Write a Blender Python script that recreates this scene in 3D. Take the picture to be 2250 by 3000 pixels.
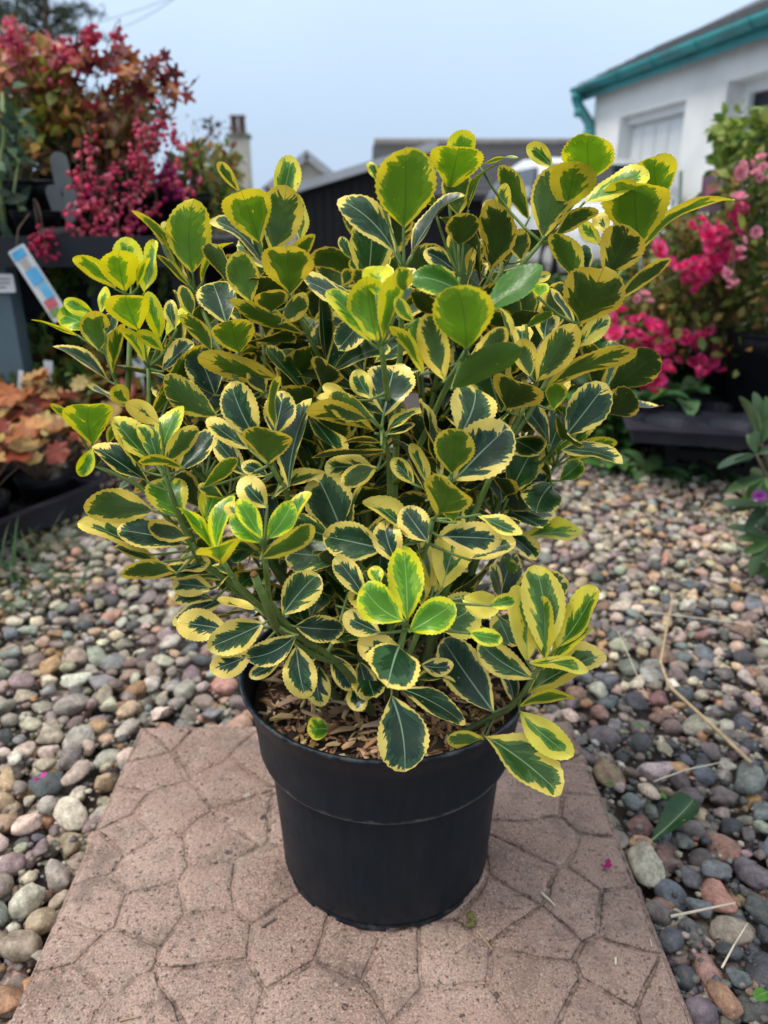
import bpy, math, random
import numpy as np
from mathutils import Vector, Matrix, noise as mnoise

for o in list(bpy.data.objects): bpy.data.objects.remove(o)
SC = bpy.context.scene
COL = SC.collection
R = math.radians

# ------------------------------------------------------------------ camera
PITCH, CAMH, FPX = R(21.5), 0.65, 2166.0          # focal length in pixels of the 2250 x 3000 photograph
cam_data = bpy.data.cameras.new('camera')
cam = bpy.data.objects.new('camera', cam_data); COL.objects.link(cam)
cam.location = (0, 0, CAMH); cam.rotation_euler = (R(90) - PITCH, 0, 0)
cam_data.sensor_fit = 'VERTICAL'; cam_data.sensor_height = 36; cam_data.lens = 36 * FPX / 3000
cam_data.clip_start = 0.02; cam_data.clip_end = 600
cam_data.dof.use_dof = True; cam_data.dof.focus_distance = 0.56; cam_data.dof.aperture_fstop = 6.0
SC.camera = cam

# ------------------------------------------------------------------ sky and light (overcast day)
SUN_EL, SUN_AZ = R(58), R(-105)                    # azimuth from +Y (view direction) towards +X
w = bpy.data.worlds.new('World'); SC.world = w; w.use_nodes = True
nt = w.node_tree; nt.nodes.clear()
def wn(t, **k):
    n = nt.nodes.new(t)
    for a, b in k.items(): setattr(n, a, b)
    return n
out = wn('ShaderNodeOutputWorld')
sky = wn('ShaderNodeTexSky', sky_type='NISHITA', sun_disc=False, sun_elevation=SUN_EL, sun_rotation=SUN_AZ)
sky.air_density = 1.0; sky.dust_density = 3.0; sky.ozone_density = 1.0
bg1 = wn('ShaderNodeBackground'); bg1.inputs[1].default_value = 0.10
nt.links.new(sky.outputs[0], bg1.inputs[0])
tc = wn('ShaderNodeTexCoord'); sep = wn('ShaderNodeSeparateXYZ'); nt.links.new(tc.outputs['Generated'], sep.inputs[0])
ramp = wn('ShaderNodeValToRGB'); nt.links.new(sep.outputs['Z'], ramp.inputs[0])
el = ramp.color_ramp.elements
el[0].position = 0.0; el[0].color = (0.38, 0.48, 0.62, 1)
el[1].position = 0.9; el[1].color = (1.0, 1.0, 1.0, 1)
e2 = el.new(0.10); e2.color = (0.40, 0.51, 0.66, 1)
e3 = el.new(0.28); e3.color = (0.52, 0.65, 0.80, 1)
e4 = el.new(0.6); e4.color = (0.82, 0.87, 0.92, 1)
nz = wn('ShaderNodeTexNoise'); nz.inputs['Scale'].default_value = 2.2; nz.inputs['Detail'].default_value = 4
nt.links.new(tc.outputs['Generated'], nz.inputs['Vector'])
mr = wn('ShaderNodeMapRange'); mr.inputs[3].default_value = 0.86; mr.inputs[4].default_value = 1.10
nt.links.new(nz.outputs[0], mr.inputs[0])
mx = wn('ShaderNodeMix', data_type='RGBA', blend_type='MULTIPLY'); mx.inputs[0].default_value = 1
nt.links.new(ramp.outputs[0], mx.inputs[6]); nt.links.new(mr.outputs[0], mx.inputs[7])
bg2 = wn('ShaderNodeBackground'); bg2.inputs[1].default_value = 1.0
nt.links.new(mx.outputs[2], bg2.inputs[0])
ms = wn('ShaderNodeMixShader'); ms.inputs[0].default_value = 0.9
nt.links.new(bg1.outputs[0], ms.inputs[1]); nt.links.new(bg2.outputs[0], ms.inputs[2]); nt.links.new(ms.outputs[0], out.inputs[0])

sd = bpy.data.lights.new('sun', 'SUN'); sd.energy = 1.5; sd.angle = R(14); sd.color = (1.0, 0.94, 0.85)
so = bpy.data.objects.new('sun', sd); COL.objects.link(so)
sdir = Vector((math.sin(SUN_AZ) * math.cos(SUN_EL), math.cos(SUN_AZ) * math.cos(SUN_EL), math.sin(SUN_EL)))
so.rotation_euler = sdir.to_track_quat('Z', 'Y').to_euler(); so.location = sdir * 30
SC.view_settings.view_transform = 'Standard'; SC.view_settings.look = 'None'
SC.view_settings.exposure = 0.64; SC.view_settings.gamma = 1.0; SC.view_settings.use_curve_mapping = False
SC.render.engine = 'CYCLES'; SC.render.resolution_x = 768; SC.render.resolution_y = 1024

# ------------------------------------------------------------------ measuring: photograph pixel -> point of the place
CAM = Vector((0, 0, CAMH)); CT, ST = math.cos(PITCH), math.sin(PITCH)
def ray(x, y):
    dx, dy = (x - 1125) / FPX, (1500 - y) / FPX
    return Vector((dx, CT + dy * ST, -ST + dy * CT))
def at(x, y, Y):
    r = ray(x, y); return CAM + r * (Y / r.y)
def onz(x, y, z):
    r = ray(x, y); return CAM + r * ((z - CAMH) / r.z)
def pix(p):
    d = Vector(p) - CAM
    zc = d.y * CT - d.z * ST
    return (1125 + FPX * d.x / zc, 1500 - FPX * (d.y * ST + d.z * CT) / zc, zc)

# ------------------------------------------------------------------ materials
def nn(nt, t, **k):
    n = nt.nodes.new(t)
    for a, b in k.items(): setattr(n, a, b)
    return n
def setin(nt, n, i, v):
    if v is None: return
    if isinstance(v, bpy.types.NodeSocket): nt.links.new(v, n.inputs[i])
    else: n.inputs[i].default_value = v
def M_(nt, op, a, b=None, c=None, clamp=False):
    n = nn(nt, 'ShaderNodeMath', operation=op, use_clamp=clamp)
    setin(nt, n, 0, a); setin(nt, n, 1, b); setin(nt, n, 2, c)
    return n.outputs[0]
def mixc(nt, f, a, b, bt='MIX'):
    n = nn(nt, 'ShaderNodeMix', data_type='RGBA', blend_type=bt)
    setin(nt, n, 0, f)
    for i, v in ((6, a), (7, b)):
        if isinstance(v, (tuple, list)): v = (v[0], v[1], v[2], 1)
        setin(nt, n, i, v)
    return n.outputs[2]
def sstep(nt, v, lo, hi, a=0.0, b=1.0):
    n = nn(nt, 'ShaderNodeMapRange', interpolation_type='SMOOTHSTEP')
    setin(nt, n, 0, v); setin(nt, n, 1, lo); setin(nt, n, 2, hi); setin(nt, n, 3, a); setin(nt, n, 4, b)
    return n.outputs[0]
def noise_(nt, vec, scale, detail=3, rough=.55):
    n = nn(nt, 'ShaderNodeTexNoise'); n.inputs['Scale'].default_value = scale
    n.inputs['Detail'].default_value = detail; n.inputs['Roughness'].default_value = rough
    if vec is not None: nt.links.new(vec, n.inputs['Vector'])
    return n.outputs[0]
def comb(nt, x, y, z):
    n = nn(nt, 'ShaderNodeCombineXYZ'); setin(nt, n, 0, x); setin(nt, n, 1, y); setin(nt, n, 2, z); return n.outputs[0]
def attr(nt, name, typ='GEOMETRY'):
    return nn(nt, 'ShaderNodeAttribute', attribute_name=name, attribute_type=typ)
def newmat(name):
    m = bpy.data.materials.new(name); m.use_nodes = True; nt = m.node_tree; nt.nodes.clear()
    o = nn(nt, 'ShaderNodeOutputMaterial'); b = nn(nt, 'ShaderNodeBsdfPrincipled'); nt.links.new(b.outputs[0], o.inputs[0])
    return m, nt, o, b
def bump(nt, b, h, strength=.3, dist=.002):
    n = nn(nt, 'ShaderNodeBump'); n.inputs['Strength'].default_value = strength; n.inputs['Distance'].default_value = dist
    nt.links.new(h, n.inputs['Height']); nt.links.new(n.outputs[0], b.inputs['Normal'])

def plain(name, c, rough=.6, var=.18, scale=6, bs=0.0, bscale=60, bdist=.002, dirt=None, dirtamt=.5, metal=0.0, spec=.35):
    m, nt, o, b = newmat(name)
    t = nn(nt, 'ShaderNodeTexCoord').outputs['Object']
    n1 = noise_(nt, t, scale, 5, .6)
    f = sstep(nt, n1, .25, .75, 1 - var, 1 + var)
    col = mixc(nt, 1.0, c, f, 'MULTIPLY')
    if dirt:
        d = noise_(nt, t, scale * .45, 6, .65)
        col = mixc(nt, M_(nt, 'MULTIPLY', sstep(nt, d, .45, .72), dirtamt), col, dirt)
    nt.links.new(col, b.inputs['Base Color'])
    nt.links.new(sstep(nt, n1, .2, .8, max(.05, rough - .1), min(1, rough + .1)), b.inputs['Roughness'])
    b.inputs['Metallic'].default_value = metal; b.inputs['Specular IOR Level'].default_value = spec
    if bs > 0: bump(nt, b, noise_(nt, t, bscale, 4, .6), bs, bdist)
    return m

def foliage_mat(name, trans=.3, rough=.5, attrname='col'):
    m, nt, o, b = newmat(name)
    c = attr(nt, attrname).outputs['Color']
    t = nn(nt, 'ShaderNodeTexCoord').outputs['Object']
    col = mixc(nt, 1.0, c, sstep(nt, noise_(nt, t, 40, 3), .25, .75, .8, 1.2), 'MULTIPLY')
    nt.links.new(col, b.inputs['Base Color']); b.inputs['Roughness'].default_value = rough
    b.inputs['Specular IOR Level'].default_value = .35
    tr = nn(nt, 'ShaderNodeBsdfTranslucent'); nt.links.new(col, tr.inputs[0])
    ms = nn(nt, 'ShaderNodeMixShader'); ms.inputs[0].default_value = trans
    nt.links.new(b.outputs[0], ms.inputs[1]); nt.links.new(tr.outputs[0], ms.inputs[2]); nt.links.new(ms.outputs[0], o.inputs[0])
    return m

def variegated_mat():
    m, nt, o, b = newmat('variegated_leaf')
    uv = nn(nt, 'ShaderNodeUVMap', uv_map='UVMap').outputs[0]
    s = nn(nt, 'ShaderNodeSeparateXYZ'); nt.links.new(uv, s.inputs[0]); x, v = s.outputs[0], s.outputs[1]
    e = attr(nt, 'edge').outputs['Fac']; seed = attr(nt, 'seed').outputs['Fac']
    tone = attr(nt, 'tone').outputs['Fac']; mw = attr(nt, 'mw').outputs['Fac']
    ax = M_(nt, 'ABSOLUTE', x); sg = M_(nt, 'SIGN', x)
    q = M_(nt, 'SUBTRACT', v, M_(nt, 'MULTIPLY', ax, .42))
    sd = M_(nt, 'MULTIPLY', seed, 61.7)
    n1 = noise_(nt, comb(nt, M_(nt, 'MULTIPLY', q, 5.0), M_(nt, 'MULTIPLY', sg, 3.3), sd), 1, 2, .6)
    n2 = noise_(nt, comb(nt, M_(nt, 'MULTIPLY', q, 17.0), M_(nt, 'ADD', M_(nt, 'MULTIPLY', sg, 5.1), M_(nt, 'MULTIPLY', ax, 2.2)), sd), 1, 2, .6)
    n3 = noise_(nt, comb(nt, M_(nt, 'MULTIPLY', x, 1.1), M_(nt, 'MULTIPLY', v, 1.9), sd), 1, 1, .5)
    a1 = M_(nt, 'ADD', .35, M_(nt, 'MULTIPLY', M_(nt, 'FRACT', M_(nt, 'MULTIPLY', seed, 7.31)), 1.25))
    a2 = M_(nt, 'ADD', .10, M_(nt, 'MULTIPLY', M_(nt, 'FRACT', M_(nt, 'MULTIPLY', seed, 13.7)), .75))
    t = M_(nt, 'ADD', mw, M_(nt, 'MULTIPLY', M_(nt, 'SUBTRACT', n1, .5), a1))
    t = M_(nt, 'ADD', t, M_(nt, 'MULTIPLY', M_(nt, 'SUBTRACT', n2, .5), a2))
    t = M_(nt, 'ADD', t, M_(nt, 'MULTIPLY', M_(nt, 'SUBTRACT', n3, .5), .85))
    lowlim = M_(nt, 'MULTIPLY', mw, .42)
    t = M_(nt, 'MAXIMUM', t, lowlim)
    g = sstep(nt, M_(nt, 'SUBTRACT', e, t), -.022, .022)
    # stray yellow splashes inside the green and green flecks in the margin
    n5 = noise_(nt, comb(nt, M_(nt, 'MULTIPLY', q, 9.0), M_(nt, 'MULTIPLY', x, 4.0), M_(nt, 'ADD', sd, 31.0)), 1, 3, .6)
    g = M_(nt, 'MULTIPLY', g, sstep(nt, n5, .74, .71))
    g = M_(nt, 'MAXIMUM', g, M_(nt, 'MULTIPLY', M_(nt, 'MULTIPLY', sstep(nt, n5, .28, .25), sstep(nt, mw, 1.0, .7)), sstep(nt, e, .05, .12)))
    # second, paler green that streaks along the side veins between margin and middle
    n4 = noise_(nt, comb(nt, M_(nt, 'MULTIPLY', q, 16.0), M_(nt, 'MULTIPLY', x, 3.0), M_(nt, 'ADD', sd, 9.0)), 1, 3, .65)
    nearm = sstep(nt, M_(nt, 'SUBTRACT', e, t), .04, .42, .30, -.08)
    pale = M_(nt, 'MULTIPLY', sstep(nt, M_(nt, 'ADD', n4, nearm), .60, .66), .8)
    geo = nn(nt, 'ShaderNodeNewGeometry'); back = geo.outputs['Backfacing']
    hv = sstep(nt, n3, .3, .7, .86, 1.14)
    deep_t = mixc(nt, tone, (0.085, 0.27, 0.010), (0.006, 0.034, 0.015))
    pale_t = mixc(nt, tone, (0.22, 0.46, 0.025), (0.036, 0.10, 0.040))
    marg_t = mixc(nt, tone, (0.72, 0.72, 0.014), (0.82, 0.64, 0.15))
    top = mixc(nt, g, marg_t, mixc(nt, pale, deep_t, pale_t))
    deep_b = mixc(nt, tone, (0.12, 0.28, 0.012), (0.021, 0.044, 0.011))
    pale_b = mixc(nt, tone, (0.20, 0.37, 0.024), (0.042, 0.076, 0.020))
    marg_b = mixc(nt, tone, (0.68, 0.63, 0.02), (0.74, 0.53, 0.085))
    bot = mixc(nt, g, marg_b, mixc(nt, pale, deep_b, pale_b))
    # veins
    rib = sstep(nt, ax, .012, M_(nt, 'MULTIPLY', M_(nt, 'SUBTRACT', 1.25, v), .055), 1, 0)
    vw = M_(nt, 'ABSOLUTE', M_(nt, 'SINE', M_(nt, 'ADD', M_(nt, 'MULTIPLY', q, 24.0), M_(nt, 'MULTIPLY', n3, 3.0))))
    vein = sstep(nt, vw, .10, .02)
    ribc = mixc(nt, tone, (0.33, 0.55, 0.12), (0.30, 0.42, 0.27))
    top = mixc(nt, M_(nt, 'MULTIPLY', rib, .75), top, ribc)
    top = mixc(nt, M_(nt, 'MULTIPLY', M_(nt, 'MULTIPLY', vein, g), .10), top, ribc)
    bot = mixc(nt, M_(nt, 'MULTIPLY', rib, .45), bot, (0.05, 0.10, 0.015))
    bot = mixc(nt, M_(nt, 'MULTIPLY', M_(nt, 'MULTIPLY', vein, g), .22), bot, (0.05, 0.09, 0.02))
    col = mixc(nt, back, top, bot)
    col = mixc(nt, 1.0, col, hv, 'MULTIPLY')
    # small brown specks of age
    wv = nn(nt, 'ShaderNodeTexCoord').outputs['Object']
    spk = M_(nt, 'MULTIPLY', sstep(nt, noise_(nt, wv, 330, 3), .66, .74), sstep(nt, n3, .48, .6, .1, .7))
    col = mixc(nt, spk, col, (0.09, 0.06, 0.02))
    nt.links.new(col, b.inputs['Base Color'])
    nt.links.new(M_(nt, 'ADD', M_(nt, 'MULTIPLY', back, .22), sstep(nt, n4, .2, .8, .26, .42)), b.inputs['Roughness'])
    b.inputs['Specular IOR Level'].default_value = .42
    h = M_(nt, 'ADD', M_(nt, 'MULTIPLY', vein, -.5), M_(nt, 'ADD', M_(nt, 'MULTIPLY', rib, -1.0), M_(nt, 'MULTIPLY', noise_(nt, wv, 160, 2), 1.1)))
    bump(nt, b, h, .28, .0012)
    tr = nn(nt, 'ShaderNodeBsdfTranslucent'); nt.links.new(mixc(nt, 1.0, col, (1.35, 1.25, .55), 'MULTIPLY'), tr.inputs[0])
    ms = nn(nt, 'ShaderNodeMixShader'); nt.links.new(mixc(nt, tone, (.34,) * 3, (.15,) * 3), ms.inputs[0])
    nt.links.new(b.outputs[0], ms.inputs[1]); nt.links.new(tr.outputs[0], ms.inputs[2]); nt.links.new(ms.outputs[0], o.inputs[0])
    return m

def stone_mat(name, use_attr):
    m, nt, o, b = newmat(name)
    if use_attr: c = attr(nt, 'col').outputs['Color']
    else: c = nn(nt, 'ShaderNodeObjectInfo').outputs['Color']
    geo = nn(nt, 'ShaderNodeNewGeometry').outputs['Position']
    f = M_(nt, 'MULTIPLY', sstep(nt, noise_(nt, geo, 70, 5, .7), .28, .72, .55, 1.35), sstep(nt, noise_(nt, geo, 260, 4, .7), .3, .7, .8, 1.2))
    col = mixc(nt, 1.0, c, f, 'MULTIPLY')
    spk = sstep(nt, noise_(nt, geo, 900, 2), .62, .70, 0, .35)
    col = mixc(nt, spk, col, (0.42, 0.38, 0.33))
    spd = sstep(nt, noise_(nt, geo, 500, 3), .33, .26, 0, .5)
    col = mixc(nt, spd, col, (0.03, 0.028, 0.026))
    nt.links.new(col, b.inputs['Base Color']); b.inputs['Roughness'].default_value = .62
    b.inputs['Specular IOR Level'].default_value = .4
    bump(nt, b, M_(nt, 'ADD', noise_(nt, geo, 160, 4, .65), M_(nt, 'MULTIPLY', noise_(nt, geo, 700, 3, .6), .4)), .7, .003)
    return m

def slab_mat():
    m, nt, o, b = newmat('concrete_slab')
    t = nn(nt, 'ShaderNodeNewGeometry').outputs['Position']
    base = mixc(nt, sstep(nt, noise_(nt, t, 6, 5, .62), .3, .7), (0.275, 0.175, 0.140), (0.475, 0.335, 0.275))
    base = mixc(nt, sstep(nt, noise_(nt, t, 22, 4, .6), .5, .75, 0, .5), base, (0.30, 0.245, 0.215))
    gr = noise_(nt, t, 420, 3, .75); g2 = noise_(nt, t, 170, 3, .7)
    col = mixc(nt, sstep(nt, gr, .52, .62, 0, .65), base, (0.58, 0.46, 0.39))
    col = mixc(nt, sstep(nt, gr, .45, .36, 0, .7), col, (0.13, 0.085, 0.07))
    col = mixc(nt, sstep(nt, g2, .43, .33, 0, .85), col, (0.075, 0.055, 0.047))
    pits = None
    for sc, th, am in ((95, .80, .8), (210, .72, .8), (420, .70, .6)):
        vo = nn(nt, 'ShaderNodeTexVoronoi'); vo.inputs['Scale'].default_value = sc
        wob = nn(nt, 'ShaderNodeVectorMath', operation='ADD'); nt.links.new(t, wob.inputs[0])
        nv = nn(nt, 'ShaderNodeTexNoise'); nv.inputs['Scale'].default_value = sc * 2.2; nt.links.new(t, nv.inputs['Vector'])
        ws = nn(nt, 'ShaderNodeVectorMath', operation='SCALE'); ws.inputs['Scale'].default_value = .55 / sc; nt.links.new(nv.outputs['Color'], ws.inputs[0]); nt.links.new(ws.outputs[0], wob.inputs[1])
        nt.links.new(wob.outputs[0], vo.inputs['Vector'])
        rn = nn(nt, 'ShaderNodeSeparateXYZ'); nt.links.new(vo.outputs['Color'], rn.inputs[0])
        rad = M_(nt, 'MULTIPLY', rn.outputs[2], .38)
        pit = M_(nt, 'MULTIPLY', sstep(nt, M_(nt, 'SUBTRACT', vo.outputs['Distance'], rad), .06, -.04), sstep(nt, rn.outputs[0], th, th + .04))
        col = mixc(nt, M_(nt, 'MULTIPLY', pit, am), col, (0.055, 0.045, 0.042))
        peb = M_(nt, 'MULTIPLY', sstep(nt, M_(nt, 'SUBTRACT', vo.outputs['Distance'], rad), .06, -.04), sstep(nt, rn.outputs[1], th, th + .04))
        col = mixc(nt, M_(nt, 'MULTIPLY', peb, .5), col, (0.60, 0.52, 0.46))
        pits = pit if pits is None else M_(nt, 'ADD', pits, pit)
    col = mixc(nt, sstep(nt, noise_(nt, t, 14, 8, .78), .48, .66, 0, .6), col, (0.125, 0.095, 0.085))
    sx = nn(nt, 'ShaderNodeSeparateXYZ'); nt.links.new(t, sx.inputs[0])
    right_dark = M_(nt, 'MULTIPLY', sstep(nt, M_(nt, 'ADD', sx.outputs[0], M_(nt, 'MULTIPLY', noise_(nt, t, 9, 5, .65), .5)), .22, .52, 0, .45), 1.0)  # slab colour darkens towards the right, edge broken up by noise
    col = mixc(nt, right_dark, col, (0.12, 0.088, 0.078))
    dr = attr(nt, 'dirt').outputs['Fac']
    jm = M_(nt, 'ADD', sstep(nt, noise_(nt, t, 8, 3, .6), .40, .62, .10, .85), M_(nt, 'MULTIPLY', right_dark, .8), clamp=True)
    dm = M_(nt, 'MULTIPLY', sstep(nt, M_(nt, 'ADD', dr, M_(nt, 'MULTIPLY', M_(nt, 'SUBTRACT', noise_(nt, t, 130, 4, .7), .5), 1.5)), .40, .95, 0, .9), jm)
    col = mixc(nt, dm, col, (0.045, 0.033, 0.027))
    nt.links.new(col, b.inputs['Base Color']); b.inputs['Roughness'].default_value = .85; b.inputs['Specular IOR Level'].default_value = .25
    h = M_(nt, 'SUBTRACT', M_(nt, 'ADD', gr, M_(nt, 'MULTIPLY', g2, 1.4)), M_(nt, 'MULTIPLY', pits, 1.3))
    bump(nt, b, h, .75, .0025)
    return m

MT = {}
MT['leaf'] = variegated_mat()
MT['fol'] = foliage_mat('soft_foliage')
MT['petal'] = foliage_mat('flower_petal', .35, .55)
MT['pebble'] = stone_mat('pebble_stone', False)
MT['gravel'] = stone_mat('gravel_stone', True)
MT['slab'] = slab_mat()
def stem_mat():
    m, nt, o, b = newmat('green_stem')
    t = nn(nt, 'ShaderNodeNewGeometry').outputs['Position']
    hh = nn(nt, 'ShaderNodeSeparateXYZ'); nt.links.new(t, hh.inputs[0])
    f = noise_(nt, t, 60, 4, .6)
    c = mixc(nt, sstep(nt, f, .3, .7), (0.09, 0.16, 0.03), (0.17, 0.25, 0.06))
    bark = M_(nt, 'ADD', sstep(nt, hh.outputs[2], .36, .22), sstep(nt, noise_(nt, t, 300, 3), .66, .74))  # bark low down, with the shade inside the bush darkened into it
    c = mixc(nt, M_(nt, 'MULTIPLY', bark, .6), c, (0.045, 0.045, 0.022))
    nt.links.new(c, b.inputs['Base Color']); b.inputs['Roughness'].default_value = .5
    bump(nt, b, noise_(nt, t, 500, 3), .3, .001)
    return m
MT['stem'] = stem_mat()

# ------------------------------------------------------------------ mesh building
class MB:
    def __init__(s): s.v = []; s.f = []; s.c = []; s.col = (.5, .5, .5)
    def add(s, vs, fs):
        k = len(s.v); s.v += [tuple(p) for p in vs]; s.c += [s.col] * len(vs); s.f += [tuple(i + k for i in f) for f in fs]
    def box(s, x0, x1, y0, y1, z0, z1):
        s.add([(x, y, z) for z in (z0, z1) for y in (y0, y1) for x in (x0, x1)],
              [(0, 2, 3, 1), (4, 5, 7, 6), (0, 1, 5, 4), (2, 6, 7, 3), (0, 4, 6, 2), (1, 3, 7, 5)])
    def hexa(s, P): s.add(P, [(0, 3, 2, 1), (4, 5, 6, 7), (0, 1, 5, 4), (1, 2, 6, 5), (2, 3, 7, 6), (3, 0, 4, 7)])
    def bar(s, a, b, w, h, up=Vector((0, 0, 1))):
        a, b = Vector(a), Vector(b); d = (b - a).normalized(); sd = d.cross(up).normalized(); u = sd.cross(d)
        P = []
        for p in (a, b): P += [p - sd * w / 2 - u * h / 2, p + sd * w / 2 - u * h / 2, p + sd * w / 2 + u * h / 2, p - sd * w / 2 + u * h / 2]
        s.hexa(P)
    def tube(s, path, rad, n=6, caps=True):
        path = [Vector(p) for p in path]; m = len(path)
        if not isinstance(rad, (list, tuple)): rad = [rad] * m
        vs = []; ref = None
        for i, p in enumerate(path):
            d = (path[min(i + 1, m - 1)] - path[max(i - 1, 0)])
            d = d.normalized() if d.length > 1e-9 else Vector((0, 0, 1))
            if ref is None: ref = d.orthogonal().normalized()
            ref = (ref - d * ref.dot(d)); ref = ref.normalized() if ref.length > 1e-6 else d.orthogonal().normalized()
            bi = d.cross(ref)
            for k in range(n):
                a = 2 * math.pi * k / n; vs.append(p + (ref * math.cos(a) + bi * math.sin(a)) * rad[i])
        fs = [(i * n + k, i * n + (k + 1) % n, (i + 1) * n + (k + 1) % n, (i + 1) * n + k) for i in range(m - 1) for k in range(n)]
        if caps: fs += [tuple(range(n - 1, -1, -1)), tuple((m - 1) * n + k for k in range(n))]
        s.add(vs, fs)
    def lathe(s, prof, n=32, loc=(0, 0, 0), close=False):
        vs = [(loc[0] + r * math.cos(2 * math.pi * k / n), loc[1] + r * math.sin(2 * math.pi * k / n), loc[2] + z) for r, z in prof for k in range(n)]
        m = len(prof)
        fs = [(i * n + k, i * n + (k + 1) % n, (i + 1) * n + (k + 1) % n, (i + 1) * n + k) for i in range(m - 1) for k in range(n)]
        s.add(vs, fs)
    def sleaf(s, base, d, nrm, L, W, fold=.25, droop=.12):
        """small folded leaf, 6 triangles"""
        d = d.normalized(); sd = d.cross(nrm); sd = sd.normalized() if sd.length > 1e-6 else d.orthogonal().normalized(); u = sd.cross(d)
        p = lambda x, y, z: base + d * (y * L) + sd * (x * W / 2) + u * (z * L)
        s.add([p(0, 0, 0), p(-.8, .33, fold * W / L * .5), p(.8, .33, fold * W / L * .5), p(0, .45, droop * .5), p(-.85, .66, fold * W / L * .4), p(.85, .66, fold * W / L * .4), p(0, 1, -droop)],
              [(0, 3, 1), (0, 2, 3), (1, 3, 4), (2, 5, 3), (4, 3, 6), (3, 5, 6)])
    def lobed(s, c, d, nrm, L, lobes=5, depth=.35, cup=.15, rnd=random):
        d = d.normalized(); sd = d.cross(nrm).normalized(); u = sd.cross(d); n = lobes * 4
        vs = [c + u * (-cup * L * .3)]
        for k in range(n):
            a = -math.pi + 2 * math.pi * (k + .5) / n
            lob = .5 + .5 * math.cos(lobes * a)
            r = (.55 + .45 * math.cos(a / 2)) * (1 - depth + depth * lob) * rnd.uniform(.9, 1.08)
            vs.append(c + (d * math.cos(a) + sd * math.sin(a)) * r * L + u * (cup * L * (lob - .4) * r + rnd.uniform(-.05, .05) * L))
        s.add(vs, [(0, 1 + k, 1 + (k + 1) % n) for k in range(n)])
    def build(s, name, mat, parent=None, smooth=True, loc=None):
        me = bpy.data.meshes.new(name)
        o = Vector(loc) if loc is not None else Vector((0, 0, 0))
        me.from_pydata([(p[0] - o.x, p[1] - o.y, p[2] - o.z) for p in s.v], [], s.f)
        if smooth: me.polygons.foreach_set('use_smooth', [True] * len(me.polygons))
        a = me.color_attributes.new('col', 'FLOAT_COLOR', 'POINT')
        a.data.foreach_set('color', np.c_[np.array(s.c, dtype=np.float32).reshape(-1, 3), np.ones(len(s.c), dtype=np.float32)].ravel())
        me.materials.append(mat); me.update()
        return link(name, me, parent, o)
def wloc(o):
    p = Vector(o.location)
    while o.parent is not None: o = o.parent; p += Vector(o.location)
    return p
def link(name, me, parent=None, loc=(0, 0, 0)):
    ob = bpy.data.objects.new(name, me); COL.objects.link(ob)
    ob.location = Vector(loc)
    if parent is not None: ob.parent = parent; ob.location = Vector(loc) - wloc(parent)
    return ob
def tag(o, label=None, cat=None, group=None, kind=None):
    for k, v in (('label', label), ('category', cat), ('group', group), ('kind', kind)):
        if v: o[k] = v
    return o
def thing(name, loc, label, cat, group=None):
    e = bpy.data.objects.new(name, None); COL.objects.link(e); e.location = loc; e.empty_display_size = .05
    return tag(e, label, cat, group)
def bez(a, b, c, n=10):
    a, b, c = Vector(a), Vector(b), Vector(c)
    return [a * (1 - t) ** 2 + b * 2 * t * (1 - t) + c * t * t for t in [i / n for i in range(n + 1)]]
def rdir(rnd): 
    z = rnd.uniform(-1, 1); a = rnd.uniform(0, 2 * math.pi); r = math.sqrt(1 - z * z)
    return Vector((r * math.cos(a), r * math.sin(a), z))
def jit(c, rnd, s=.18): 
    k = rnd.uniform(1 - s, 1 + s); return tuple(max(0, x * k * rnd.uniform(1 - s * .5, 1 + s * .5)) for x in c)

# ================================================================== ground, gravel, slab
rnd = random.Random(7)
def voronoi_ground():
    m, nt, o, b = newmat('ground_gravel')
    t = nn(nt, 'ShaderNodeTexCoord').outputs['Object']
    vo = nn(nt, 'ShaderNodeTexVoronoi'); vo.inputs['Scale'].default_value = 34; nt.links.new(t, vo.inputs['Vector'])
    sp = nn(nt, 'ShaderNodeSeparateXYZ'); nt.links.new(vo.outputs['Color'], sp.inputs[0])
    c = mixc(nt, sp.outputs[0], (0.13, 0.11, 0.10), (0.36, 0.31, 0.27))
    c = mixc(nt, sstep(nt, vo.outputs['Distance'], .35, .6), c, (0.03, 0.026, 0.022))
    nt.links.new(c, b.inputs['Base Color']); b.inputs['Roughness'].default_value = .85
    bump(nt, b, vo.outputs['Distance'], .5, .01)
    return m
m = MB(); S = 250
m.add([(-S, -20, -.075), (S, -20, -.075), (S, S, -.075), (-S, S, -.075)], [(0, 1, 2, 3)])
tag(m.build('ground', voronoi_ground(), smooth=False), kind='structure')

SLAB_A = R(1.3); SCX, SCY, SW, SD = -.031, .551, .30, .30
def slab_pt(u, v, z=0):
    c, s = math.cos(SLAB_A), math.sin(SLAB_A)
    return Vector((SCX + u * c - v * s, SCY + u * s + v * c, z))
def slab_uv(p):
    dx, dy = p[0] - SCX, p[1] - SCY; c, s = math.cos(SLAB_A), math.sin(SLAB_A)
    return (dx * c + dy * s, -dx * s + dy * c)

# --- gravel bed
soilm = plain('dark_grit', (0.06, 0.05, 0.043), .9, .4, 30, .6, 200, .004)
m = MB(); n = 24
X = np.linspace(-2.4, 2.4, n); Y = np.linspace(.2, 3.3, n)
m.add([(x, y, -.05 + .004 * math.sin(9 * x + 5 * y)) for y in Y for x in X], [(j * n + i, j * n + i + 1, (j + 1) * n + i + 1, (j + 1) * n + i) for j in range(n - 1) for i in range(n - 1)])
gravel_bed = tag(m.build('gravel_bed', soilm), kind='structure')

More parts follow.
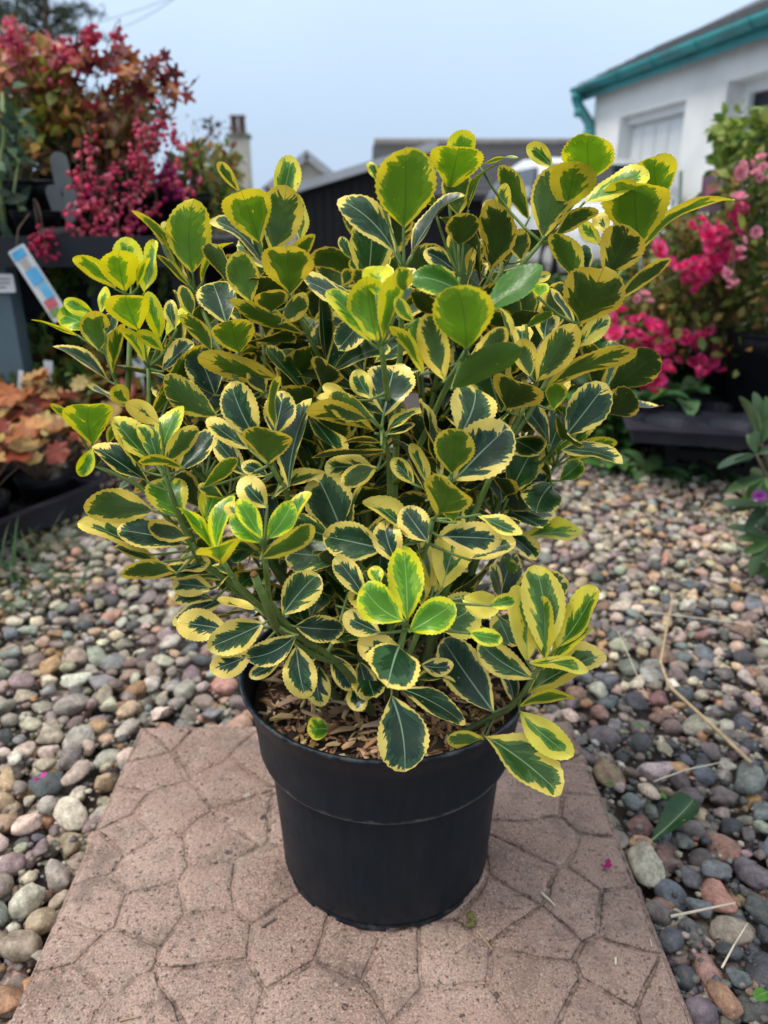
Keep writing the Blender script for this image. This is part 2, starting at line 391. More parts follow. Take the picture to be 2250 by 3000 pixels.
def ico(sub):
    t = (1 + 5 ** .5) / 2
    V = [Vector(p).normalized() for p in [(-1, t, 0), (1, t, 0), (-1, -t, 0), (1, -t, 0), (0, -1, t), (0, 1, t), (0, -1, -t), (0, 1, -t), (t, 0, -1), (t, 0, 1), (-t, 0, -1), (-t, 0, 1)]]
    F = [(0, 11, 5), (0, 5, 1), (0, 1, 7), (0, 7, 10), (0, 10, 11), (1, 5, 9), (5, 11, 4), (11, 10, 2), (10, 7, 6), (7, 1, 8), (3, 9, 4), (3, 4, 2), (3, 2, 6), (3, 6, 8), (3, 8, 9), (4, 9, 5), (2, 4, 11), (6, 2, 10), (8, 6, 7), (9, 8, 1)]
    for _ in range(sub):
        cache = {}; G = []
        def mid(a, b):
            k = (min(a, b), max(a, b))
            if k not in cache: cache[k] = len(V); V.append(((V[a] + V[b]) / 2).normalized())
            return cache[k]
        for a, b, c in F:
            ab, bc, ca = mid(a, b), mid(b, c), mid(c, a); G += [(a, ab, ca), (b, bc, ab), (c, ca, bc), (ab, bc, ca)]
        F = G
    return np.array([tuple(v) for v in V]), np.array(F)
def pebble_shape(V, rr, angular):
    P = V.copy()
    for _ in range(8 if angular else 3):
        d = np.array(rdir(rr)); k = rr.uniform(.55, .8) if angular else rr.uniform(.72, .92)
        dot = P @ d; ex = np.maximum(dot - k, 0); P -= np.outer(ex * (.92 if angular else .7), d)
    off = rr.uniform(0, 50)
    P *= np.array([1 + .22 * mnoise.noise(Vector(p) * 1.3 + Vector((off, 0, 0))) + .08 * mnoise.noise(Vector(p) * 3.4 + Vector((0, off, 0))) for p in P])[:, None]
    return P
V2, F2 = ico(2); V1, F1 = ico(1)
SH2, SH1 = [], []
for i in range(16):
    sd_ = rnd.random(); ang = i % 2 == 0
    SH2.append(pebble_shape(V2, random.Random(sd_), ang)); SH1.append(pebble_shape(V1, random.Random(sd_), ang))
PAL = [((q_[0] * 1.16, q_[1] * 1.12, q_[2] * 1.02), k_) for q_, k_ in [((.225, .185, .180), 5), ((.29, .25, .215), 5), ((.40, .31, .22), 3), ((.33, .20, .115), 2), ((.185, .20, .21), 2.5), ((.50, .45, .38), 3), ((.27, .27, .24), 2.5), ((.36, .22, .18), 1.6), ((.085, .088, .095), 2), ((.165, .13, .13), 3), ((.37, .33, .30), 4)]]
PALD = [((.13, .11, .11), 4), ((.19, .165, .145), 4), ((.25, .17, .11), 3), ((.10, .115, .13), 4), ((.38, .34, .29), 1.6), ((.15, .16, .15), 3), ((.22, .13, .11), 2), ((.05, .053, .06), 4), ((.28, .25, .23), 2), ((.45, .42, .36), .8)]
def pick(pal, rr): return jit(rr.choices([c for c, _ in pal], [k for _, k in pal])[0], rr, .2)
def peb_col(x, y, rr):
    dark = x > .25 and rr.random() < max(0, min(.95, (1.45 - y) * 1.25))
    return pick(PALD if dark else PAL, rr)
# dart throwing, sizes vary
cell = {}; pts = []
def free(x, y, r):
    ci, cj = int(x / .04), int(y / .04)
    for i in range(ci - 2, ci + 3):
        for j in range(cj - 2, cj + 3):
            for (a, b_, q) in cell.get((i, j), ()):
                if (a - x) ** 2 + (b_ - y) ** 2 < ((r + q) * .93) ** 2: return False
    return True
def in_view(x, y, mx=520): 
    p = pix((x, y, -.02)); return -mx < p[0] < 2250 + mx and p[1] < 3000 + mx and p[2] > .2
for pas, (r0, r1, tries) in enumerate([(.0165, .0215, 2000), (.0135, .0165, 14000), (.0105, .0135, 46000), (.007, .0105, 66000)]):
    for _ in range(tries):
        y = .33 + 2.5 * rnd.random() ** 1.25; x = rnd.uniform(-1.0, 1.0) * (.50 + y * .72)
        if not in_view(x, y): continue
        r = rnd.uniform(r0, r1) * (1.0 if y < 1.1 else .92)
        u, v = slab_uv((x, y))
        if abs(u) < SW + r * .55 and abs(v) < SD + r * .55: continue
        if free(x, y, r): cell.setdefault((int(x / .04), int(y / .04)), []).append((x, y, r)); pts.append((x, y, r))
peb = []
for (x, y, r) in pts:
    near = max(0, 1 - max(abs(slab_uv((x, y))[0]) - SW, abs(slab_uv((x, y))[1]) - SD) / .05)
    z = -.028 + rnd.uniform(-.007, .008) - (.004 if x > 0 else 0) - .003 * near
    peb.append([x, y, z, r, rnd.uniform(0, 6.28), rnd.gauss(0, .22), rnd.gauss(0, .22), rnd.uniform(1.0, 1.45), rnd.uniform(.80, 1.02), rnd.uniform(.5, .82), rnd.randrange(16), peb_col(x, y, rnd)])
def seen(p):
    px, py, zc = pix(p[:3])
    if not (0 < px < 2250 and py < 2990): return 0
    return p[3] * p[7] / zc
order = sorted(range(len(peb)), key=lambda i: -seen(peb[i]))
big = set(order[:300])
pmesh = []
for k in range(16):
    me = bpy.data.meshes.new('pebble'); me.from_pydata(SH2[k].tolist(), [], F2.tolist())
    me.polygons.foreach_set('use_smooth', [True] * len(me.polygons)); me.materials.append(MT['pebble']); pmesh.append(me)
for i in order[:300]:
    x, y, z, r, a, tx, ty, ea, eb, ec, k, c = peb[i]
    o = link('pebble', pmesh[k], gravel_bed, (x, y, z)); o.rotation_euler = (tx, ty, a); o.scale = (r * ea, r * eb, r * ec); o.color = (*c, 1)
# the rest: all one mesh; and a lower layer that fills the gaps
low = []
for _ in range(5200):
    y = .33 + 2.5 * rnd.random() ** 1.2; x = rnd.uniform(-1, 1) * (.35 + y * .62)
    u, v = slab_uv((x, y))
    if (abs(u) < SW + .008 and abs(v) < SD + .008) or not in_view(x, y): continue
    low.append([x, y, -.042 + rnd.uniform(-.004, .004), rnd.uniform(.009, .016), rnd.uniform(0, 6.28), rnd.gauss(0, .3), rnd.gauss(0, .3), 1.2, .9, .7, rnd.randrange(16), peb_col(x, y, rnd)])
VV, FF, CC = [], [], []; k0 = 0
V0, F0 = ico(0)                                                     # grit between the pebbles
for _ in range(17000):
    y = .33 + 1.9 * rnd.random() ** 1.3; x = rnd.uniform(-1, 1) * (.35 + y * .62); u, v = slab_uv((x, y)); r = rnd.uniform(.0022, .0055)
    if (abs(u) < SW + .003 and abs(v) < SD + .003) or not in_view(x, y, 200): continue
    c = np.array(peb_col(x, y, rnd)) * rnd.uniform(.5, 1.0); P = V0 * np.array([r * rnd.uniform(.8, 1.4), r, r * .7]) * np.array([[rnd.uniform(.75, 1.2)] for _q in V0])
    VV.append(P + np.array([x, y, -.038 + rnd.uniform(0, .012)])); FF.append(F0 + k0); k0 += len(V0); CC.append(np.tile(np.array([*c, 1.0]), (len(V0), 1)))
for p in [peb[i] for i in range(len(peb)) if i not in big] + low:
    x, y, z, r, a, tx, ty, ea, eb, ec, k, c = p
    Mx = np.array(Matrix.Rotation(a, 3, 'Z') @ Matrix.Rotation(ty, 3, 'Y') @ Matrix.Rotation(tx, 3, 'X'))
    VV.append((SH1[k] * np.array([r * ea, r * eb, r * ec])) @ Mx.T + np.array([x, y, z])); FF.append(F1 + k0); k0 += len(V1); CC.append(np.tile(np.array([*c, 1.0]), (len(V1), 1)))
VV = np.concatenate(VV); FF = np.concatenate(FF); CC = np.concatenate(CC).astype(np.float32)
me = bpy.data.meshes.new('gravel'); me.vertices.add(len(VV)); me.vertices.foreach_set('co', VV.astype(np.float32).ravel())
me.loops.add(FF.size); me.loops.foreach_set('vertex_index', FF.astype(np.int32).ravel())
me.polygons.add(len(FF)); me.polygons.foreach_set('loop_start', np.arange(0, FF.size, 3, dtype=np.int32)); me.polygons.foreach_set('loop_total', np.full(len(FF), 3, dtype=np.int32))
me.polygons.foreach_set('use_smooth', np.ones(len(FF), dtype=bool)); me.update(calc_edges=True)
ca = me.color_attributes.new('col', 'FLOAT_COLOR', 'POINT'); ca.data.foreach_set('color', CC.ravel()); me.materials.append(MT['gravel'])
tag(link('gravel', me, gravel_bed), kind='stuff')

# --- the concrete slab with its crazy-paving stones
slab = thing('paving_slab', slab_pt(0, 0, -.05), 'pink concrete paving slab with a crazy paving pattern under the black pot', 'paving slab')
seedsL = [(720,140),(880,190),(620,190),(640,300),(1030,340),(700,490),(490,470),(530,590),(1090,500),(940,620),(660,700),(430,660),(920,810),(1120,780),(400,900),(650,920),(480,1110),(880,1040),(1290,1010),(290,1250),(850,1230),(1510,1050),(1420,1290),(300,1030),(640,1370)]
seedsR = [(720,190),(850,330),(640,430),(900,480),(700,595),(940,700),(620,760),(820,850),(530,900),(640,1010),(1050,910),(270,1140),(40,1130),(650,1180),(300,1350),(1010,1190),(950,1350),(1220,1330)]
sp = []
for (a, b_) in seedsL: p = onz(a / 1.4747, 2050 + b_ / 1.4747, 0); sp.append(slab_uv(p))
for (a, b_) in seedsR: p = onz(1125 + a / 1.4747, 2050 + b_ / 1.4747, 0); sp.append(slab_uv(p))
for (u, v) in [(-.12,.22),(-.03,.27),(.06,.24),(.15,.26),(.0,.17),(.1,.15),(-.08,.13),(.02,.08),(-.25,-.2),(-.15,-.24),(-.05,-.2),(.05,-.25),(.15,-.2),(.25,-.24),(-.2,-.28),(.12,-.28),(.02,.0),(.1,.04)]: sp.append((u, v))
def clip(poly, nx, ny, d):
    o = []
    for i in range(len(poly)):
        a, b_ = poly[i], poly[(i + 1) % len(poly)]
        da, db = a[0] * nx + a[1] * ny - d, b_[0] * nx + b_[1] * ny - d
        if da <= 0: o.append(a)
        if da * db < 0: t = da / (da - db); o.append((a[0] + (b_[0] - a[0]) * t, a[1] + (b_[1] - a[1]) * t))
    return o
def build_slab_piece(name, rings, dirts, fs, parent):
    me = bpy.data.meshes.new(name); me.from_pydata(rings, [], fs); me.polygons.foreach_set('use_smooth', [False] * len(me.polygons))
    a = me.attributes.new('dirt', 'FLOAT', 'POINT'); a.data.foreach_set('value', dirts); me.materials.append(MT['slab'])
    return link(name, me, parent)
# body: a flat block whose top is the floor of the joints
m = MB(); ch = .006
ring = lambda e, z: [tuple(slab_pt(su * (SW - e), sv * (SD - e), z)) for su, sv in ((-1, -1), (1, -1), (1, 1), (-1, 1))]
vs = ring(0, -.05) + ring(0, -.0058) + ring(.003, -.0026)
build_slab_piece('slab_body', vs, [.3] * 4 + [.45] * 4 + [.62] * 4, [(0, 1, 5, 4), (1, 2, 6, 5), (2, 3, 7, 6), (3, 0, 4, 7), (4, 5, 9, 8), (5, 6, 10, 9), (6, 7, 11, 10), (7, 4, 8, 11), (8, 9, 10, 11), (3, 2, 1, 0)], slab)
for i, (u, v) in enumerate(sp):
    if abs(u) > SW or abs(v) > SD: continue
    q = SW - .004; poly = [(-q, -q), (q, -q), (q, q), (-q, q)]
    for j, (a, b_) in enumerate(sp):
        if j == i: continue
        nx, ny = a - u, b_ - v; L = math.hypot(nx, ny)
        if L < .004 or L > .5: continue
        poly = clip(poly, nx / L, ny / L, ((a + u) / 2 * nx + (b_ + v) / 2 * ny) / L - .0004)
        if len(poly) < 3: break
    if len(poly) < 3: continue
    # subdivide and roughen the outline
    out_ = []
    for k in range(len(poly)):
        a, b_ = poly[k], poly[(k + 1) % len(poly)]; L = math.hypot(b_[0] - a[0], b_[1] - a[1]); ns = max(1, int(L / .014))
        for t in range(ns):
            f = t / ns; out_.append((a[0] + (b_[0] - a[0]) * f, a[1] + (b_[1] - a[1]) * f))
    out_ = [(max(-SW + .0035, min(SW - .0035, p[0] + .007 * mnoise.noise(Vector((p[0] * 17, p[1] * 17, 3.1))) + .0022 * mnoise.noise(Vector((p[0] * 60, p[1] * 60, 9.1))))), max(-SD + .0035, min(SD - .0035, p[1] + .007 * mnoise.noise(Vector((p[0] * 17, p[1] * 17, 7.7))) + .0022 * mnoise.noise(Vector((p[0] * 60, p[1] * 60, 5.1)))))) for p in out_]
    cu, cv = sum(p[0] for p in out_) / len(out_), sum(p[1] for p in out_) / len(out_); n = len(out_)
    if n < 4: continue
    ver, dr = [], []; zt = rnd.uniform(-.0006, .0006); tu, tv = rnd.gauss(0, .006), rnd.gauss(0, .006)
    rough = [rnd.uniform(0, .0020) for _ in out_]
    for (ins, z, d) in ((0, -.0034, .90), (.0007, -.0018, .70), (.0024, -.0005, .30), (.008, 0, .05)):
        for (p, rg) in zip(out_, rough):
            dx, dy = cu - p[0], cv - p[1]; L = math.hypot(dx, dy) + 1e-6
            k = min(.7, (ins + rg) / L); x_, y_ = p[0] + dx * k, p[1] + dy * k
            ver.append(tuple(slab_pt(x_, y_, z + (zt + (x_ - cu) * tu + (y_ - cv) * tv if z > -.005 else 0)))); dr.append(d + rnd.uniform(-.1, .1))
    ver.append(tuple(slab_pt(cu, cv, zt + .0004))); dr.append(.05)
    fs = [(r_ * n + k, r_ * n + (k + 1) % n, (r_ + 1) * n + (k + 1) % n, (r_ + 1) * n + k) for r_ in range(3) for k in range(n)] + [(3 * n + k, 3 * n + (k + 1) % n, 4 * n) for k in range(n)]
    o = build_slab_piece('stone', ver, dr, fs, slab); o.data.polygons.foreach_set('use_smooth', [True] * len(fs))

# ================================================================== the pot
PX, PY = .002, .637
potm, nt, o_, b = newmat('black_plastic')
t = nn(nt, 'ShaderNodeTexCoord').outputs['Object']
sc_ = nn(nt, 'ShaderNodeMapping'); sc_.inputs['Scale'].default_value = (1, 1, .12); nt.links.new(t, sc_.inputs[0])
st = noise_(nt, sc_.outputs[0], 120, 4, .6); dust = noise_(nt, t, 16, 6, .7)
c = mixc(nt, sstep(nt, st, .3, .7), (0.0020, 0.0072, 0.0130), (0.0042, 0.0112, 0.0185))
c = mixc(nt, sstep(nt, dust, .56, .78, 0, .16), c, (0.07, 0.072, 0.07))
scr = nn(nt, 'ShaderNodeMapping'); scr.inputs['Rotation'].default_value = (0.5, 0.3, 0.9); scr.inputs['Scale'].default_value = (6, 90, 40); nt.links.new(t, scr.inputs[0])
c = mixc(nt, M_(nt, 'MULTIPLY', sstep(nt, noise_(nt, scr.outputs[0], 1.0, 2, .5), .70, .76), sstep(nt, noise_(nt, t, 22, 3), .5, .6, 0, .35)), c, (0.10, 0.105, 0.11))
soil_z = nn(nt, 'ShaderNodeSeparateXYZ'); nt.links.new(t, soil_z.inputs[0])
c = mixc(nt, M_(nt, 'MULTIPLY', sstep(nt, soil_z.outputs[2], .035, .0), sstep(nt, noise_(nt, t, 90, 5, .7), .45, .7, 0, .5)), c, (0.06, 0.047, 0.037))
wear = attr(nt, 'col').outputs['Fac']
c = mixc(nt, M_(nt, 'MULTIPLY', sstep(nt, M_(nt, 'ADD', wear, M_(nt, 'MULTIPLY', M_(nt, 'SUBTRACT', noise_(nt, t, 60, 6, .75), .5), 1.7)), .55, 1.0), .55), c, (0.13, 0.14, 0.145))
nt.links.new(c, b.inputs['Base Color']); nt.links.new(sstep(nt, dust, .3, .7, .42, .58), b.inputs['Roughness']); b.inputs['Specular IOR Level'].default_value = .24
bump(nt, b, M_(nt, 'ADD', st, M_(nt, 'MULTIPLY', noise_(nt, t, 300, 3), .4)), .08, .001)
pot = thing('plant_pot', (PX, PY, 0), 'black plastic nursery pot on the paving slab, holding the variegated shrub', 'pot')
N = 96
m = MB()
outer = [(.1115, .006), (.1130, .012), (.1155, .06), (.1185, .11), (.1208, .150), (.1210, .158)]
m.col = (0, 0, 0)
m.lathe(outer, N, (PX, PY, 0))
m.lathe([(.1200, .158), (.1185, .15), (.1150, .10), (.1090, .012), (.02, .010)], N, (PX, PY, 0))
body = m.build('body', potm, pot)
# foot ring with drainage notches
m = MB()
for k in range(N):
    a0, a1 = 2 * math.pi * k / N, 2 * math.pi * (k + 1) / N
    notch = any(abs(((math.degrees(a0) - q + 180) % 360) - 180) < 7.5 for q in (-86, -38, 15, 60, 105, 150, 200, 236))
    zb = .0045 if notch else 0.0
    P = []
    for r in (.104, .1120):
        for a in (a0, a1): P.append((PX + r * math.cos(a), PY + r * math.sin(a)))
    m.hexa([Vector((*P[0], zb)), Vector((*P[2], zb)), Vector((*P[3], zb)), Vector((*P[1], zb)), Vector((P[0][0], P[0][1], .008)), Vector((*[PX + .1131 * math.cos(a0), PY + .1131 * math.sin(a0)], .008)), Vector((*[PX + .1131 * math.cos(a1), PY + .1131 * math.sin(a1)], .008)), Vector((P[1][0], P[1][1], .008))])
m.build('foot_ring', potm, pot, smooth=False)
# collar: step out above the body, flaring wall, rolled lip
m = MB()
prof = [(.1208, .1545, .0), (.1240, .1530, .1), (.1278, .1515, .5), (.1300, .1528, .95), (.1310, .1560, .7), (.1312, .161, .2), (.1325, .178, 0), (.1365, .207, 0), (.1402, .2262, .1), (.1432, .2290, .3), (.1452, .2312, .5), (.1462, .2335, .75), (.1452, .2352, .8), (.1432, .2355, .5), (.1408, .2335, .3), (.1385, .2250, .1), (.1345, .200, 0), (.128, .168, 0), (.1209, .160, 0)]
for (r, z, wv) in prof:
    m.col = (wv,) * 3
    m.v += [(PX + r * math.cos(2 * math.pi * k / N), PY + r * math.sin(2 * math.pi * k / N), z) for k in range(N)]; m.c += [m.col] * N
m.f = [(i * N + k, i * N + (k + 1) % N, (i + 1) * N + (k + 1) % N, (i + 1) * N + k) for i in range(len(prof) - 1) for k in range(N)]
m.build('collar', potm, pot)

# --- bark mulch
SOILZ = .198
woodm = foliage_mat('wood_chip', .0, .8)
m = MB(); m.col = (.035, .022, .014)
rings = 10; n = 40
vs = [(PX, PY, SOILZ + .008)]
for r_ in range(1, rings + 1):
    for k in range(n):
        rr = .1335 * r_ / rings; a = 2 * math.pi * k / n
        vs.append((PX + rr * math.cos(a), PY + rr * math.sin(a), SOILZ + .008 * (1 - (r_ / rings) ** 2) + rnd.uniform(-.003, .003)))
m.add(vs, [(0, 1 + k, 1 + (k + 1) % n) for k in range(n)] + [(1 + (r_ - 1) * n + k, 1 + r_ * n + k, 1 + r_ * n + (k + 1) % n, 1 + (r_ - 1) * n + (k + 1) % n) for r_ in range(1, rings) for k in range(n)])
CH = [(.40, .25, .12), (.50, .34, .18), (.27, .15, .075), (.16, .09, .05), (.56, .41, .25), (.09, .055, .035), (.34, .19, .09)]
def chip(m, p, L, W, T, a, tilt):
    d = Vector((math.cos(a) * math.cos(tilt), math.sin(a) * math.cos(tilt), math.sin(tilt))); s_ = Vector((-math.sin(a), math.cos(a), 0)); s_ = (s_ + Vector((0, 0, rnd.uniform(-.5, .5)))).normalized(); u = d.cross(s_).normalized(); s_ = u.cross(d)
    P = []
    for (e, k) in ((-.5, rnd.uniform(.4, 1)), (0, 1), (.5, rnd.uniform(.3, 1))):
        for (x, y) in ((-1, -1), (1, -1), (1, 1), (-1, 1)): P.append(Vector(p) + d * (e * L + rnd.uniform(-.1, .1) * L * (abs(e) > 0)) + s_ * (x * W / 2 * k + rnd.uniform(-.15, .15) * W) + u * (y * T / 2 * k + (.06 * L if e == 0 else 0)))
    m.add(P, [(3, 2, 1, 0), (8, 9, 10, 11)] + [(4 * j + k, 4 * j + (k + 1) % 4, 4 * j + 4 + (k + 1) % 4, 4 * j + 4 + k) for j in range(2) for k in range(4)])
def soil_xy():
    r_ = .128 * math.sqrt(rnd.random()); a = rnd.uniform(0, 6.28); return PX + r_ * math.cos(a), PY + r_ * math.sin(a), SOILZ + .009 * (1 - (r_ / .13) ** 2)
for _ in range(1500):
    x, y, z = soil_xy(); m.col = jit(rnd.choice(CH), rnd, .25); chip(m, (x, y, z + rnd.uniform(0, .004)), rnd.uniform(.004, .014), rnd.uniform(.001, .004), rnd.uniform(.0007, .002), rnd.uniform(0, 6.28), rnd.gauss(0, .25))
mulch = tag(m.build('bark_mulch', woodm, smooth=False), 'brown bark and wood chip mulch on top of the soil inside the pot', 'mulch', kind='stuff')
for _ in range(130):
    x, y, z = soil_xy(); mm = MB(); mm.col = jit(rnd.choice(CH[:5]), rnd, .2); L = rnd.uniform(.013, .032)
    if math.hypot(x - PX, y - PY) + L * .5 > .132: continue
    chip(mm, (x, y, z + rnd.uniform(.003, .008)), L, rnd.uniform(.003, .0075), rnd.uniform(.0015, .003), rnd.uniform(0, 6.28), rnd.gauss(0, .18)); mm.build('wood_chip', woodm, mulch, smooth=False)
print('gravel triangles', len(FF), 'pebbles', len(peb))

